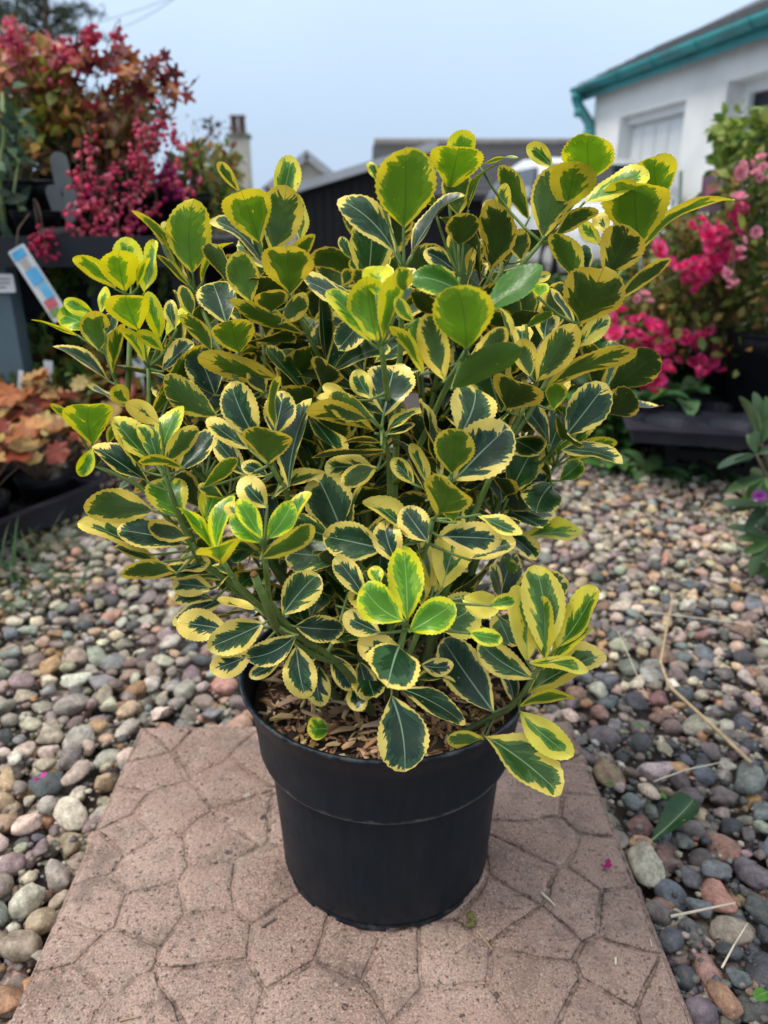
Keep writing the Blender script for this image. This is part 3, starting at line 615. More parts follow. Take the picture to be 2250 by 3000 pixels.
# ================================================================== the variegated shrub
# each line: base x y, tip x y, apparent width, side seen (u upper, d under), tone (0 young lime .. 1 old dark), width of the yellow margin
ZO = {'A': (100, 400, 2.074), 'B': (850, 350, 2.212), 'C': (1350, 350, 2.074), 'D': (150, 1150, 2.074), 'E': (900, 1100, 1.77)}
SHOOTS = '''
@A .02 965 905 stem
962 830 970 405 255 d .3 .22
935 830 645 450 80 d .5 .3
930 900 745 600 70 u .7 .5
900 830 800 530 110 u .8 .4
940 910 760 725 65 d .5 .4
1020 890 1170 640 65 d .3 .4
@A .05 585 965 stem
555 945 520 712 215 d .0 .45
500 930 260 735 120 d .05 .5
590 910 560 622 170 u .1 .6
670 960 738 650 100 u .15 .5
625 920 682 740 45 d .0 .6
@A -.03 695 1400 stem 700 1640
635 1180 550 955 240 d .05 .42
765 1230 700 955 120 u .0 .75
800 1215 945 1025 75 u .0 .7
790 1305 635 1188 75 d .0 .6
670 1370 560 1165 65 d .1 .6
690 1350 700 1200 65 u .2 .7
@A .0 440 1320 stem 480 1440 560 1630
395 1300 372 1070 170 d .6 .3
340 1160 148 1075 150 u .0 .35
365 1080 190 1000 95 u .05 .55
275 1215 8 1100 48 d .1 .6
430 1210 480 1070 80 u .9 .2
400 1080 420 915 65 u .1 .6
480 1440 530 1150 72 d .5 .4
445 1480 132 1285 100 u 1 .3
560 1640 340 1500 60 u .8 .5
580 1620 470 1530 110 d .5 .6
@A .0 1440 880 stem
1375 655 1255 325 275 d .3 .25
1445 712 1530 320 245 d .75 .3
1480 430 1555 130 155 u .5 .35
1250 340 1120 170 48 d .7 .5
1620 650 1600 360 95 u .7 .3
1400 800 1105 505 95 u .9 .4
1470 860 1680 595 120 d .6 .4
@A -.06 1555 960 stem 1600 1080 1660 1200
1550 955 1530 648 290 d .65 .28
1320 1010 1240 715 185 d .6 .25
1440 1065 1420 915 195 d .8 .2
1500 1135 1645 965 120 d .7 .35
@A -.05 1200 1420 stem
1170 1140 1085 888 240 u 1 .22
1245 1320 1200 1095 240 d .5 .2
1640 1195 1205 1015 125 d .7 .35
1490 1475 1028 1325 125 d .6 .45
1080 1310 905 1090 95 d .6 .3
960 1090 895 915 90 d .7 .35
1100 1570 985 1290 210 u 1 .06
1110 1695 815 1465 180 d .7 .2
720 1690 985 1250 115 d .7 .1
780 1425 955 1258 105 u 1 .3
860 1180 830 1000 80 u .8 .5
1010 1700 930 1560 130 u .8 .6
1400 1560 1330 1400 120 d .9 .3
@D -.03 270 445 stem 400 500 540 570
250 322 245 92 268 d .02 .22
135 190 0 78 55 d .1 .6
250 340 180 500 95 u .0 .4
345 320 425 178 65 d .5 .4
@D -.10 690 500 stem
640 440 405 150 135 u .6 .5
650 425 575 208 110 u .7 .15
670 420 772 88 125 u .3 .3
690 430 878 222 125 d .7 .4
740 515 982 238 135 u 1 .25
590 545 275 328 140 u 1 .25
565 475 425 255 90 u .7 .5
805 462 543 420 58 d .4 .5
660 195 465 68 120 d .8 .95
600 330 540 200 90 u .5 .5
@D -.08 860 910 stem 900 1020
620 720 220 695 205 d .75 .3
600 985 188 800 115 u .9 .6
815 920 422 835 175 u 1 .28
775 780 655 522 240 u .35 .28
930 785 1000 605 165 u .1 .45
845 880 603 800 120 d .95 .38
765 1095 442 1108 125 d .75 .3
760 1090 958 1030 80 u 1 .6
985 1190 748 1165 140 u .9 .5
985 1260 755 1255 110 u .9 .35
660 1030 400 930 90 u .8 .4
@D -.20 1290 930 stem 1310 1120 1325 1270
1270 915 1100 760 140 u .0 .14
1280 890 1145 658 120 u .0 .25
1312 890 1455 675 145 u .0 .14
1385 885 1550 608 110 u .3 .4
1310 700 1160 528 165 u .9 .55
1140 760 1078 668 90 u .8 .75
1275 1005 1578 818 130 d .55 .3
@D -.20 1030 1000 stem 1130 1165 1260 1290 1370 1420
980 965 782 703 110 u .0 .35
1002 960 1085 636 110 u .05 .35
1030 1042 1020 950 255 d .05 .55
1100 1120 985 1050 50 u .8 .5
@D -.15 1385 1430 stem
1085 1445 778 1400 190 u 1 .5
1295 1400 968 1545 195 u .9 .5
1490 1470 1198 1605 155 u 1 .14
1490 1540 1545 1842 195 u 1 .38
1225 1580 980 1680 160 u 1 .6
1390 1640 1215 1722 90 u 1 .4
1405 1352 1610 1115 215 u .9 .25
1480 1420 1765 1440 160 u 1 .2
1245 1312 1018 1268 66 u .9 .95
@D -.14 1330 440 stem 1425 595
1320 435 1340 215 280 d .65 .24
1255 292 1100 -45 210 u 1 .28
1355 255 1410 0 190 u 1 .3
1205 345 965 158 130 u .9 .5
1362 240 1350 -80 50 d .7 .3
1440 585 1560 60 170 u 1 .12
1315 505 1165 440 95 u .9 .35
1185 505 998 285 130 u .95 .35
1350 632 1658 488 90 u .8 .5
920 575 1108 398 70 d .5 .3
1050 640 900 570 70 d .7 .3
@E -.14 385 275 stem 425 420 430 680
395 205 455 -50 250 u 1 .24
345 222 128 108 130 d .75 .18
215 125 88 55 70 u .8 .95
300 200 70 100 60 u .8 .7
360 300 28 158 68 d .8 .4
385 352 198 350 45 d .9 .3
400 392 44 388 55 d .9 .25
410 300 578 175 50 u .9 .4
405 310 545 240 45 u 1 .3
362 490 105 485 115 u .9 .5
365 475 188 552 110 d .8 .3
330 120 250 -20 110 u .8 .5
@E -.16 745 525 stem
790 315 868 58 240 u .9 .24
760 545 1035 275 275 u 1 .2
750 512 770 275 200 d .6 .26
690 515 578 148 70 u .9 .3
700 505 635 185 55 u .9 .3
625 645 485 325 100 u 1 .12
632 565 535 368 70 u .7 .6
555 565 445 440 90 u .8 .5
@E -.17 650 745 stem 622 880 560 1010
680 718 725 556 245 d .6 .3
690 835 992 850 160 u 1 .38
885 722 1102 822 90 u .8 .5
840 955 1068 868 98 u .9 .5
545 855 328 633 75 u .75 .6
625 860 505 695 160 u 1 .3
400 900 98 835 195 u .9 .3
470 975 405 760 150 u 1 .35
760 760 730 660 90 d .3 .1
@E -.20 515 1300 stem 480 1400
520 1272 500 898 185 u .0 .3
502 1272 298 1095 195 u .0 .17
530 1325 752 1188 175 u .0 .24
300 1155 152 952 120 u 1 .38
382 1335 196 1245 130 u 1 .45
490 1422 272 1395 160 u 1 .5
480 1400 425 1588 265 u 1 .14
830 1335 1002 1372 90 u .2 .35
940 1192 1075 1158 80 u .4 .4
372 1092 338 998 80 u .3 .4
@E -.16 640 1170 stem 600 1260
800 1155 988 1205 135 u .6 1.1
700 1105 802 772 195 u .7 .8
652 1105 542 808 100 u .65 .75
672 1125 690 968 115 u .6 .9
592 1205 560 1000 90 u .6 .5
640 1290 885 1180 240 u .7 .42
@E -.11 1205 1505 stem 1120 1650 1050 1720 930 1790 760 1880
1230 1455 1185 1006 215 u .55 .36
1235 1478 1220 1162 130 d .35 .3
1290 1425 1492 1118 145 u .45 .42
1270 1492 1462 1308 120 u .4 .4
1140 1485 1090 1105 160 u .55 .7
1182 1572 902 1390 155 u .8 .36
1150 1492 1442 1530 66 u .5 .5
1130 1655 1503 1420 175 u .8 .55
1100 1722 1372 1658 80 d .3 .4
1100 1742 1362 1962 155 u .5 .62
910 1862 1298 2142 195 u .7 .36
920 1882 735 1892 90 d .6 .4
@E .0 1285 470 stem 1080 780 870 1090
1302 422 1322 166 135 d .25 .12
1272 385 1230 128 90 d .6 .1
1372 375 1462 126 160 u .6 .14
1342 442 1592 348 90 d .35 .3
1310 545 1418 448 100 u .6 .14
1272 565 1118 388 70 d .8 .1
1262 542 1105 560 140 u 1 .06
1272 562 1200 692 190 u .9 .08
1112 728 1055 535 135 d 1 .04
1062 762 1005 540 90 d .9 .08
1092 852 1418 822 98 u .35 .55
1272 465 1195 355 100 u .4 .15
992 942 1082 1012 80 d .4 .1
1330 130 1300 50 90 d .2 .2
@E -.12 440 1600 stem
437 1662 502 2032 252 u 1 .15
482 1622 805 1792 135 u 1 .12
967 1745 715 1385 225 u .95 .14
590 1500 750 1500 95 u 1 .4
530 1592 755 1582 60 u 1 .4
@E -.05 260 1460 stem
120 1445 235 1622 110 u 1 .3
270 1482 312 1672 120 u 1 .3
60 1505 72 1705 130 u 1 .4
240 1600 275 1722 110 u 1 .4
-40 1450 0 1620 110 u 1 .35
1072 1705 1015 1530 80 u 1 .2
690 1900 615 1795 60 u .7 .5
@B -.12 737 960 stem
735 705 745 206 365 d .3 .24
682 872 337 528 195 u .95 .17
790 872 1083 488 98 u 1 .2
560 390 508 283 65 u .6 .5
@B .0 1098 1020 stem
1030 455 1092 188 315 d .15 .24
1005 265 1182 105 165 d .05 .3
1090 622 1070 342 195 d .75 .26
1092 812 1112 600 205 d .8 .16
1232 300 1462 238 46 d .4 .2
1152 605 1332 283 60 d .6 .15
1082 995 876 858 120 u 1 .38
930 560 905 500 60 d .6 .1
@B -.16 590 1460 stem
565 1442 500 1042 285 d .0 .38
560 1160 550 946 195 u .0 .7
530 1452 252 1130 150 u .25 .34
602 1435 716 1028 90 d .05 .4
800 1312 690 1160 90 d .2 .5
742 1112 712 968 125 d .35 .3
@B -.17 1140 1500 stem 1060 1640 980 1800
1140 1482 1085 1096 365 d .15 .12
1132 1135 805 1025 180 u .5 .02
1240 1255 1602 946 180 u .45 -.4
1050 1735 1474 1500 195 d .6 -.4
1002 1692 890 1282 195 d .85 .4
1180 1545 1394 1368 140 d .8 .36
862 1645 668 1348 110 d .15 .55
852 1565 840 1298 120 u .2 .08
@B .02 430 960 stem
430 925 440 748 95 d .5 .2
400 905 330 768 66 u .8 .3
480 995 388 918 66 d .6 .4
610 995 588 848 95 u .5 .3
340 1080 400 980 90 d .7 .4
290 1532 300 1256 160 u .85 .5
150 1310 275 1240 80 u .8 .6
@B .03 1400 930 stem
1382 705 1268 538 125 u .9 .5
1402 705 1390 428 100 d .6 .4
1545 645 1368 318 110 d .7 .2
1332 835 1250 648 95 d .6 .4
1402 925 1360 708 115 d .8 .25
1500 915 1490 718 135 d .8 .3
1362 1005 1250 778 80 u .9 .4
1150 1005 1240 818 80 d .7 .5
1440 1375 1422 1148 175 d .8 .04
1530 1305 1520 1108 140 d .7 .1
1240 1000 1180 880 90 u .9 .2
@C -.03 490 745 stem 380 870 260 1040
500 722 592 302 240 d .7 .3
630 562 690 278 260 d .35 .4
790 378 772 76 285 d .08 .16
742 512 1108 298 102 u .4 .4
562 722 812 548 80 d .8 .35
560 295 413 162 105 u .6 .5
@C .0 1080 792 stem 960 950 820 1180
1080 778 1062 406 365 d .35 .25
1230 505 1192 242 245 d .3 .25
1090 790 1607 462 110 d .4 .42
882 692 828 575 100 u .9 .65
852 762 728 626 90 u .4 .65
@C -.06 715 1245 stem 600 1440
882 955 1022 670 255 d .9 .26
718 1240 850 936 335 d .8 .2
722 1002 572 702 140 d .7 .24
762 935 742 768 110 u 1 .1
960 1092 1246 840 98 d .8 .35
692 1245 568 1026 70 u .9 .5
692 1385 892 1196 120 u .8 .65
@C -.08 465 1600 stem
462 1592 692 1266 200 d .8 .34
422 1565 368 1345 140 d .8 .38
510 1632 1032 1414 118 d .7 .45
510 1345 535 1192 145 u 1 .38
372 1395 372 1256 130 u .9 .6
332 1402 218 1150 60 u .7 .5
400 1262 552 1178 58 d .6 .1
275 1765 400 1572 300 d .9 .36
562 1765 600 1616 125 d .15 .2
482 1085 480 988 110 u .0 .4
430 985 538 940 60 u .8 .8
600 1420 690 1330 120 u .9 .6
'''
rl = random.Random(21)
def leaf_mesh_data(B, T, N, W, cup=.14, arch=.05, wav=.03, nv=28, ns=3):
    A = (T - B); L = A.length; A = A / L; N = (N - A * N.dot(A)).normalized(); S = A.cross(N).normalized()
    vs, uvs, ed = [], [], []; ph = rl.uniform(0, 6.28); tw = rl.gauss(0, .22); bend = rl.gauss(0, .08); pk = rl.uniform(.50, .62); tipcurl = rl.uniform(-.04, .14)
    ka, kb = 1.0, 1.0 * (1 - pk) / pk
    mxh = pk ** ka * (1 - pk) ** kb
    cols = [i / ns for i in range(-ns, ns + 1)]
    for j in range(nv + 1):
        v = j / nv
        hw = math.sin(math.pi / 2 * v / pk) ** .92 if v < pk else max(0, 1 - ((v - pk) / (1 - pk)) ** 2.15) ** .58
        hw = max(hw, .035)
        tooth = (.028 if j % 2 else -.028) if (v > .18 and j < nv) else 0
        for s_ in cols:
            hh = hw + (tooth if abs(s_) == 1 else 0)
            x = s_ * hh * W / 2
            zz = cup * abs(x) ** 1.15 / (W / 2) ** .15 + arch * L * 4 * v * (1 - v) - tipcurl * L * v ** 3 + wav * W * abs(s_) * math.sin(9 * v + ph + (2.1 if s_ > 0 else 0)) + tw * x * v
            p = B + A * (v * L) + S * (x + bend * L * v * (1 - v) * 2) + N * zz
            vs.append(p); uvs.append((s_ * hh, v)); ed.append(min((1 - abs(s_)) * math.sqrt(hw), (1 - v) * L / (W / 2) * .8))
    n = 2 * ns + 1
    fs = [(j * n + i, j * n + i + 1, (j + 1) * n + i + 1, (j + 1) * n + i) for j in range(nv) for i in range(n - 1)]
    return vs, fs, uvs, ed
class LeafSet:
    def __init__(s): s.v, s.f, s.u, s.e, s.t, s.m, s.s = [], [], [], [], [], [], []
    def add(s, d, tone, mw):
        v, f, u, e = d; k = len(s.v); s.v += v; s.f += [tuple(i + k for i in q) for q in f]; s.u += u; s.e += e; n = len(v)
        s.t += [tone] * n; s.m += [mw] * n; s.s += [rl.random()] * n
    def build(s, name, parent, mat, loc=None):
        me = bpy.data.meshes.new(name); o = Vector(loc) if loc is not None else Vector((0, 0, 0))
        me.from_pydata([tuple(Vector(p) - o) for p in s.v], [], s.f); me.polygons.foreach_set('use_smooth', [True] * len(me.polygons))
        for nm, dat in (('edge', s.e), ('tone', s.t), ('mw', s.m), ('seed', s.s)):
            a = me.attributes.new(nm, 'FLOAT', 'POINT'); a.data.foreach_set('value', dat)
        uv = me.uv_layers.new(name='UVMap'); li = np.empty(len(me.loops), dtype=np.int32); me.loops.foreach_get('vertex_index', li)
        uv.data.foreach_set('uv', np.array(s.u, dtype=np.float32)[li].ravel()); me.materials.append(mat)
        return link(name, me, parent, o)

shrub = thing('variegated_shrub', (PX, PY, SOILZ), 'bushy shrub with yellow-edged dark green leaves growing in the black pot', 'shrub')
allstems = []
def solve_leaf(bp, tp, wa, side, Yb, zoom, optL=None):
    """3-D base, tip, normal and width of a leaf from its outline: a leaf that looks short leans, one that looks narrow is rolled"""
    zx, zy, zs = zoom
    bpx, tpx, w_ = (zx + bp[0] / zs, zy + bp[1] / zs), (zx + tp[0] / zs, zy + tp[1] / zs), wa / zs
    B = at(bpx[0], bpx[1], Yb); D = (B - CAM).length
    rt = ray(*tpx).normalized(); T0 = CAM + rt * D; la = (T0 - B).length
    zc = (B - CAM).dot(Vector((0, CT, -ST))); Wa = w_ * zc / FPX
    ratio = Wa / max(la, 1e-5); L, W, roll = la, Wa, 0.0
    if ratio < .46: W = min(la * rl.uniform(.46, .56), .04); W = max(W, Wa); roll = math.acos(min(1, Wa / W))
    elif ratio > .76: L = Wa / .76
    lean = math.sqrt(max(0, L * L - la * la)) + rl.uniform(.0, .12) * la
    best = None
    for sgz in (-1, 1):
        T = CAM + rt * (D + sgz * lean); A = (T - B).normalized(); V = (CAM - (B + T) / 2).normalized()
        S0 = A.cross(V).normalized(); N0 = S0.cross(A)
        if N0.dot(V) < 0: N0 = -N0
        for sgr in (-1, 1):
            N = N0 * math.cos(roll) + S0 * (sgr * math.sin(roll))
            if side == 'd': N = -N
            sc = N.z
            if best is None or sc > best[0]: best = (sc, T, N)
    return B, best[1], best[2], W
leaves = []
cur = None; shoots = []
for ln in SHOOTS.strip().split('\n'):
    if ln[0] == '@':
        p = ln[1:].split(); i = p.index('stem'); zoom = ZO[p[0]]; Y0 = PY + float(p[1])
        xy = [float(q) for q in p[2:i]] + [float(q) for q in p[i + 1:]]
        path = [at(zoom[0] + xy[k] / zoom[2], zoom[1] + xy[k + 1] / zoom[2], Y0) for k in range(0, len(xy), 2)]
        # a traced stem bends towards the middle of the pot as it goes down
        for k in range(1, len(path)):
            zx = zoom[0] + xy[2 * k] / zoom[2]; zy = zoom[1] + xy[2 * k + 1] / zoom[2]; f = k / (len(path)) * .35
            path[k] = at(zx, zy, Y0 + (PY - Y0) * f)
        cur = dict(zoom=zoom, Y=Y0, path=path, leaves=[]); shoots.append(cur)
    else:
        p = ln.split(); f = [float(q) for q in p[:5]] + [float(q) for q in p[6:8]]
        cur['leaves'].append((f[0:2], f[2:4], f[4], p[5], f[5], f[6]))
def near_on(path, p):
    best = None
    for a, b_ in zip(path[:-1], path[1:]):
        d = b_ - a; t = max(0, min(1, (p - a).dot(d) / max(d.length_squared, 1e-9))); q = a + d * t
        if best is None or (q - p).length < best[0]: best = ((q - p).length, q)
    return best[1]
petm = MB(); mains = []
def join_point(p, drop=.06, reach=.15):
    best = None
    for path in mains:
        for q in path:
            if q.z < p.z - drop:
                h = math.hypot(q.x - p.x, q.y - p.y); dz = p.z - q.z
                if h < dz * 1.1 and (q - p).length < reach:
                    k = (q - p).length + .2 * h
                    if best is None or k < best[0]: best = (k, q)
    return best[1] if best else None
for ci, c in enumerate(sorted(shoots, key=lambda c: abs(c['path'][0].x - PX) + abs(c['Y'] - PY) * .5)):
    path = c['path']; endp = path[-1]; jp = join_point(endp) if ci > 3 else None
    if endp.z < SOILZ + .03: full = path + [Vector((endp.x * .7 + PX * .3, endp.y * .7 + PY * .3, SOILZ - .004))]; r1 = .0048
    elif jp is not None:
        full = path[:-1] + [Vector(p) for p in bez(endp, jp + (endp - jp) * .45 + Vector((0, 0, -.012)), jp, 7)]; r1 = .0027
    else:
        out_d = Vector((endp.x - PX, endp.y - PY, 0))
        soil = Vector((PX + out_d.x * .22 + rl.uniform(-.012, .012), PY + out_d.y * .22 + rl.uniform(-.012, .012), SOILZ - .004))
        mid = soil + Vector((out_d.x * .22, out_d.y * .22, (endp.z - soil.z) * .55))
        full = path[:-1] + [Vector(p) for p in bez(endp, mid, soil, 12)]; mains.append(full[len(path) - 1:]); r1 = .0042
    c['full'] = full; n = len(full); s0 = 0; rad = []; tl = sum((full[i] - full[i - 1]).length for i in range(1, n))
    for i in range(n):
        if i: s0 += (full[i] - full[i - 1]).length
        rad.append(.0017 + (r1 - .0017) * (s0 / tl) ** .8)
    m = MB(); m.tube(full, rad, 9); m.build('stem', MT['stem'], shrub)
allpaths = [c['full'] for c in shoots]
for c in shoots:
    for (bp, tp, wa, sd_, to, mw) in c['leaves']:
        off = (.006 if sd_ == 'u' else -.006) + rl.uniform(-.006, .006)
        if tp[1] > bp[1] + 20: off = -.008
        if to < .03 and mw < .3 and sd_ == 'u': off -= .012
        B, T, N, W = solve_leaf(bp, tp, wa, sd_, c['Y'] + off, c['zoom'])
        T = B + (T - B) * 1.06; W *= 1.04
        q = min([near_on(p, B - (T - B) * .15) for p in allpaths], key=lambda v: (v - B).length)
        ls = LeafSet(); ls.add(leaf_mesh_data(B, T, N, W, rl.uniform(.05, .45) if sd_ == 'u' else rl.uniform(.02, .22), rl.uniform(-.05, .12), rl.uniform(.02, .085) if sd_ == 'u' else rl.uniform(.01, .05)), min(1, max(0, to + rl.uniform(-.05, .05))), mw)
        leaves.append((ls, B, q, (T - B).length))
print('traced leaves', len(leaves), 'shoots', len(shoots))
# --- inner and rear shoots that the front ones only let you glimpse
LS_IN = LeafSet(); extra = 0; nfill = 300 - len(leaves)
tries = 0; fill = []
C0 = Vector((PX - .01, PY + .045, .44))
while len(fill) < 125 and tries < 9000:
    tries += 1
    d = rdir(rl); k = rl.uniform(.1, 1) ** .5
    p = C0 + Vector((d.x * .225 * k, d.y * .15 * k, d.z * .21 * k))
    if p.y < PY - (.045 if p.z > .42 else .09) or p.z < SOILZ + .035: continue
    if p.z < .30 and abs(p.x - PX) > .09: continue
    if p.z > .56 and abs(p.x) > .13: continue
    if p.z < .47 and p.x > .125: continue
    if p.z < .40 and p.x < -.17: continue
    if any((p - q).length < .036 for q in fill): continue
    fill.append(p)
count = 0
for p in sorted(fill, key=lambda p: p.y):
    jp = join_point(p, .03, .3)
    if jp is None: jp = Vector((PX + (p.x - PX) * .3, PY + (p.y - PY) * .3, SOILZ - .004))
    full = bez(p, jp + (p - jp) * .45 + Vector((0, 0, -.012)), jp, 6)
    m = MB(); m.tube(full, [.0014 + .0001 * i for i in range(7)], 6); m.build('stem', MT['stem'], shrub)
    ax = (full[0] - full[1]).normalized(); a0 = rl.uniform(0, 6.28); x_ = ax.orthogonal().normalized(); y_ = ax.cross(x_)
    young = rl.random() < .05
    for k in range(rl.choice([5, 6, 6, 7])):
        lev = k // 2; a = a0 + (k % 2) * math.pi + lev * math.pi / 2 + rl.gauss(0, .25)
        rdl = x_ * math.cos(a) + y_ * math.sin(a); sp_ = R(38 + 17 * lev + rl.gauss(0, 8))
        dr = (ax * math.cos(sp_) + rdl * math.sin(sp_)).normalized(); L = rl.uniform(.042, .064)
        base = full[0] - ax * (.012 * lev) + dr * .006; T = base + dr * L; N = (ax * math.sin(sp_) - rdl * math.cos(sp_))
        ls = LeafSet() if count < nfill else LS_IN
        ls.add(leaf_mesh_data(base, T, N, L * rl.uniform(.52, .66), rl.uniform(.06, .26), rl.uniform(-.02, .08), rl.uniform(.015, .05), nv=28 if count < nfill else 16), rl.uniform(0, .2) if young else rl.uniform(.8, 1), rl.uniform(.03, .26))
        if count < nfill: leaves.append((ls, base, near_on(full, base), L))
        count += 1
for (ls, B, q, L) in leaves:
    ls.build('leaf', shrub, MT['leaf'], B)
    d = (B - q)
    if d.length > .0015: petm.tube(bez(q, q + d * .5 + Vector((0, .25 * max(0, d.length - .012), -.12 * d.length)), B + d.normalized() * .002, 4), [.0014, .0012, .0011, .0010, .0010], 6)
petm.build('leaf_stalks', MT['stem'], shrub)['kind'] = 'stuff'
o = LS_IN.build('inner_leaves', shrub, MT['leaf']); o['kind'] = 'stuff'
print('leaves', len(leaves), 'inner', count - nfill)
# a stump where a shoot was cut, with its brown end
zD = ZO['D']; a = at(zD[0] + 1232 / zD[2], zD[1] + 1105 / zD[2], PY - .20); b_ = at(zD[0] + 1365 / zD[2], zD[1] + 1425 / zD[2], PY - .16)
m = MB(); m.tube([a, (a + b_) / 2, b_], [.0027, .0029, .0032], 9); st_ = m.build('cut_stem', MT['stem'], shrub)
m = MB(); m.tube([a + (a - b_).normalized() * .0012, a], [.0022, .0028], 9); m.build('cut_end', plain('dry_cut', (.22, .085, .03), .8, .4, 300, .5, 900), st_)
# the small round leaf lying on the mulch
zE = ZO['E']; B = onz(zE[0] + 115 / zE[2], zE[1] + 1835 / zE[2], SOILZ + .012); T = onz(zE[0] + 0 / zE[2], zE[1] + 1845 / zE[2], SOILZ + .014)
ls = LeafSet(); ls.add(leaf_mesh_data(B, T, Vector((.05, -.35, 1)), .026, .15, .08, .03), .35, .14)
o = ls.build('fallen_leaf', None, MT['leaf'], B); tag(o, 'small round green leaf lying on the bark mulch inside the pot', 'leaf')

# ================================================================== behind: house, sheds, car
rb = random.Random(5)
white = plain('white_roughcast', (.76, .77, .77), .9, .06, 2.5, .8, 90, .012, (.42, .44, .42), .25)
whitep = plain('white_paint', (.70, .72, .73), .5, .05, 4)
teal = plain('teal_paint', (.035, .25, .27), .5, .22, 3, .1, 60, .002, (.05, .075, .07), .6)
slate = plain('roof_slate', (.085, .09, .10), .7, .3, 5, .3, 40, .004)
darkglass = plain('dark_glass', (.012, .014, .02), .1, .1, 2)
black = plain('black_plastic_matt', (.006, .007, .010), .6, .3, 12, .1, 120, spec=.2)
blackw = plain('black_stained_wood', (.010, .010, .012), .8, .3, 5, .2, 30)
cream = plain('cream_render', (.50, .47, .40), .9, .12, 3, .4, 60, .006, (.25, .24, .20), .4)
greyp = plain('grey_painted_wood', (.36, .38, .41), .7, .12, 4)
E1, E2 = onz(1700, 262, 2.5), onz(2250, 48, 2.5)
hd = Vector((E2.x - E1.x, E2.y - E1.y, 0)).normalized(); hn = Vector((-hd.y, hd.x, 0))     # along the eave (towards us) and outwards or inwards
if hn.x > 0: hn = -hn                                              # outwards: to the left, towards the path
WO = E1 - hn * .16 + hd * .22; WO.z = 0                             # far corner of the wall
def wallp(px, py):
    r = ray(px, py); t = (WO - CAM).dot(hn) / r.dot(hn); p = CAM + r * t
    return (p - WO).dot(hd), p.z
HP = lambda s, z, d=0: WO + hd * s + hn * d + Vector((0, 0, z))
house = thing('roughcast_house', WO, 'single-storey white roughcast house with teal gutter behind the rose bushes', 'house')
s1, z1 = wallp(1816, 353); s2, z2 = wallp(2013, 280); s3, z3 = wallp(2133, 240)
zt = (z1 + z2) / 2; zt2 = z3
WL = 9.0; s4 = s3 + 1.3
def hbox(m, sa, sb, za, zb, da, db):
    m.hexa([HP(sa, za, da), HP(sb, za, da), HP(sb, za, db), HP(sa, za, db), HP(sa, zb, da), HP(sb, zb, da), HP(sb, zb, db), HP(sa, zb, db)])
m = MB()
for (a, b_, za, zb) in ((0, s1, -.08, 2.45), (s1, s2, zt, 2.45), (s2, s3, -.08, 2.45), (s3, s4, zt2, 2.45), (s3, s4, -.08, 1.0), (s4, WL, -.08, 2.45)): hbox(m, a, b_, za, zb, -.35, 0)
m.hexa([HP(0, -.08, -6), HP(0, -.08, -.35), HP(.3, -.08, -.35), HP(.3, -.08, -6), HP(0, 2.45, -6), HP(0, 2.45, -.35), HP(.3, 2.45, -.35), HP(.3, 2.45, -6)])
m.build('wall', white, house, smooth=False)
m = MB(); hbox(m, s1 - .0, s2 + .0, -.08, zt, -.33, -.22); dr_ = m.build('door', whitep, house, smooth=False)
for k in range(5):
    m = MB(); a = s1 + (s2 - s1) * (k + .08) / 5; b_ = s1 + (s2 - s1) * (k + .92) / 5; hbox(m, a, b_, .05, zt - .16, -.222, -.205); m.build('panel', whitep, dr_, smooth=False)
m = MB(); hbox(m, s1, s2, zt - .1, zt, -.2, -.12); m.build('door_head', whitep, house, smooth=False)
wf = MB()
for (a, b_, za, zb) in ((s3, s3 + .13, 1.0, zt2), (s4 - .13, s4, 1.0, zt2), (s3 + .13, s4 - .13, 1.0, 1.1), (s3 + .13, s4 - .13, zt2 - .12, zt2)): hbox(wf, a, b_, za, zb, -.30, -.2)
wf = wf.build('window', whitep, house, smooth=False)
m = MB(); hbox(m, s3 + .13, s4 - .13, 1.1, zt2 - .12, -.28, -.26); m.build('pane', darkglass, wf, smooth=False)
m = MB(); hbox(m, s3 - .05, s4 + .05, .93, .998, -.2, .06); m.build('sill', white, wf, smooth=False)
# roof, slate by slate on the near slope
m = MB(); pitch = R(24); rl_ = 3.6
up = lambda t: -hn * (t * math.cos(pitch)) + Vector((0, 0, t * math.sin(pitch)))
e0 = lambda s: HP(s, 2.50, .17)
m.hexa([e0(-.18), e0(WL), e0(WL) + up(rl_), e0(-.18) + up(rl_), e0(-.18) + Vector((0, 0, .05)), e0(WL) + Vector((0, 0, .05)), e0(WL) + up(rl_) + Vector((0, 0, .05)), e0(-.18) + up(rl_) + Vector((0, 0, .05))])
roof = m.build('roof', slate, house, smooth=False)
sm = MB(); nrm = hn * math.sin(pitch) + Vector((0, 0, math.cos(pitch)))
for k, (sx, t, z) in enumerate(((0, 0, .012), (.235, 0, .012), (.235, .3, .004), (0, .3, .004))): pass
q0 = Vector((0, 0, 0)); P = []
for zz in (0.0, .012):
    for (sx, t) in ((0, 0), (.236, 0), (.236, .32), (0, .32)): P.append(hd * sx + up(t) + nrm * (zz + (.014 if t == 0 else 0)))
sm.hexa(P); proto = None
for row in range(9):
    for k in range(int(8.8 / .24)):
        s_ = -.16 + k * .24 + (row % 2) * .12
        if s_ < 2.6 and row > 5: continue
        loc = e0(s_) + up(row * .24 - .03) + nrm * .055
        if proto is None: proto = sm.build('slate', slate, roof, smooth=False); proto.location = loc - wloc(roof)
        else:
            o = proto.copy(); COL.objects.link(o); o.location = loc - wloc(roof)
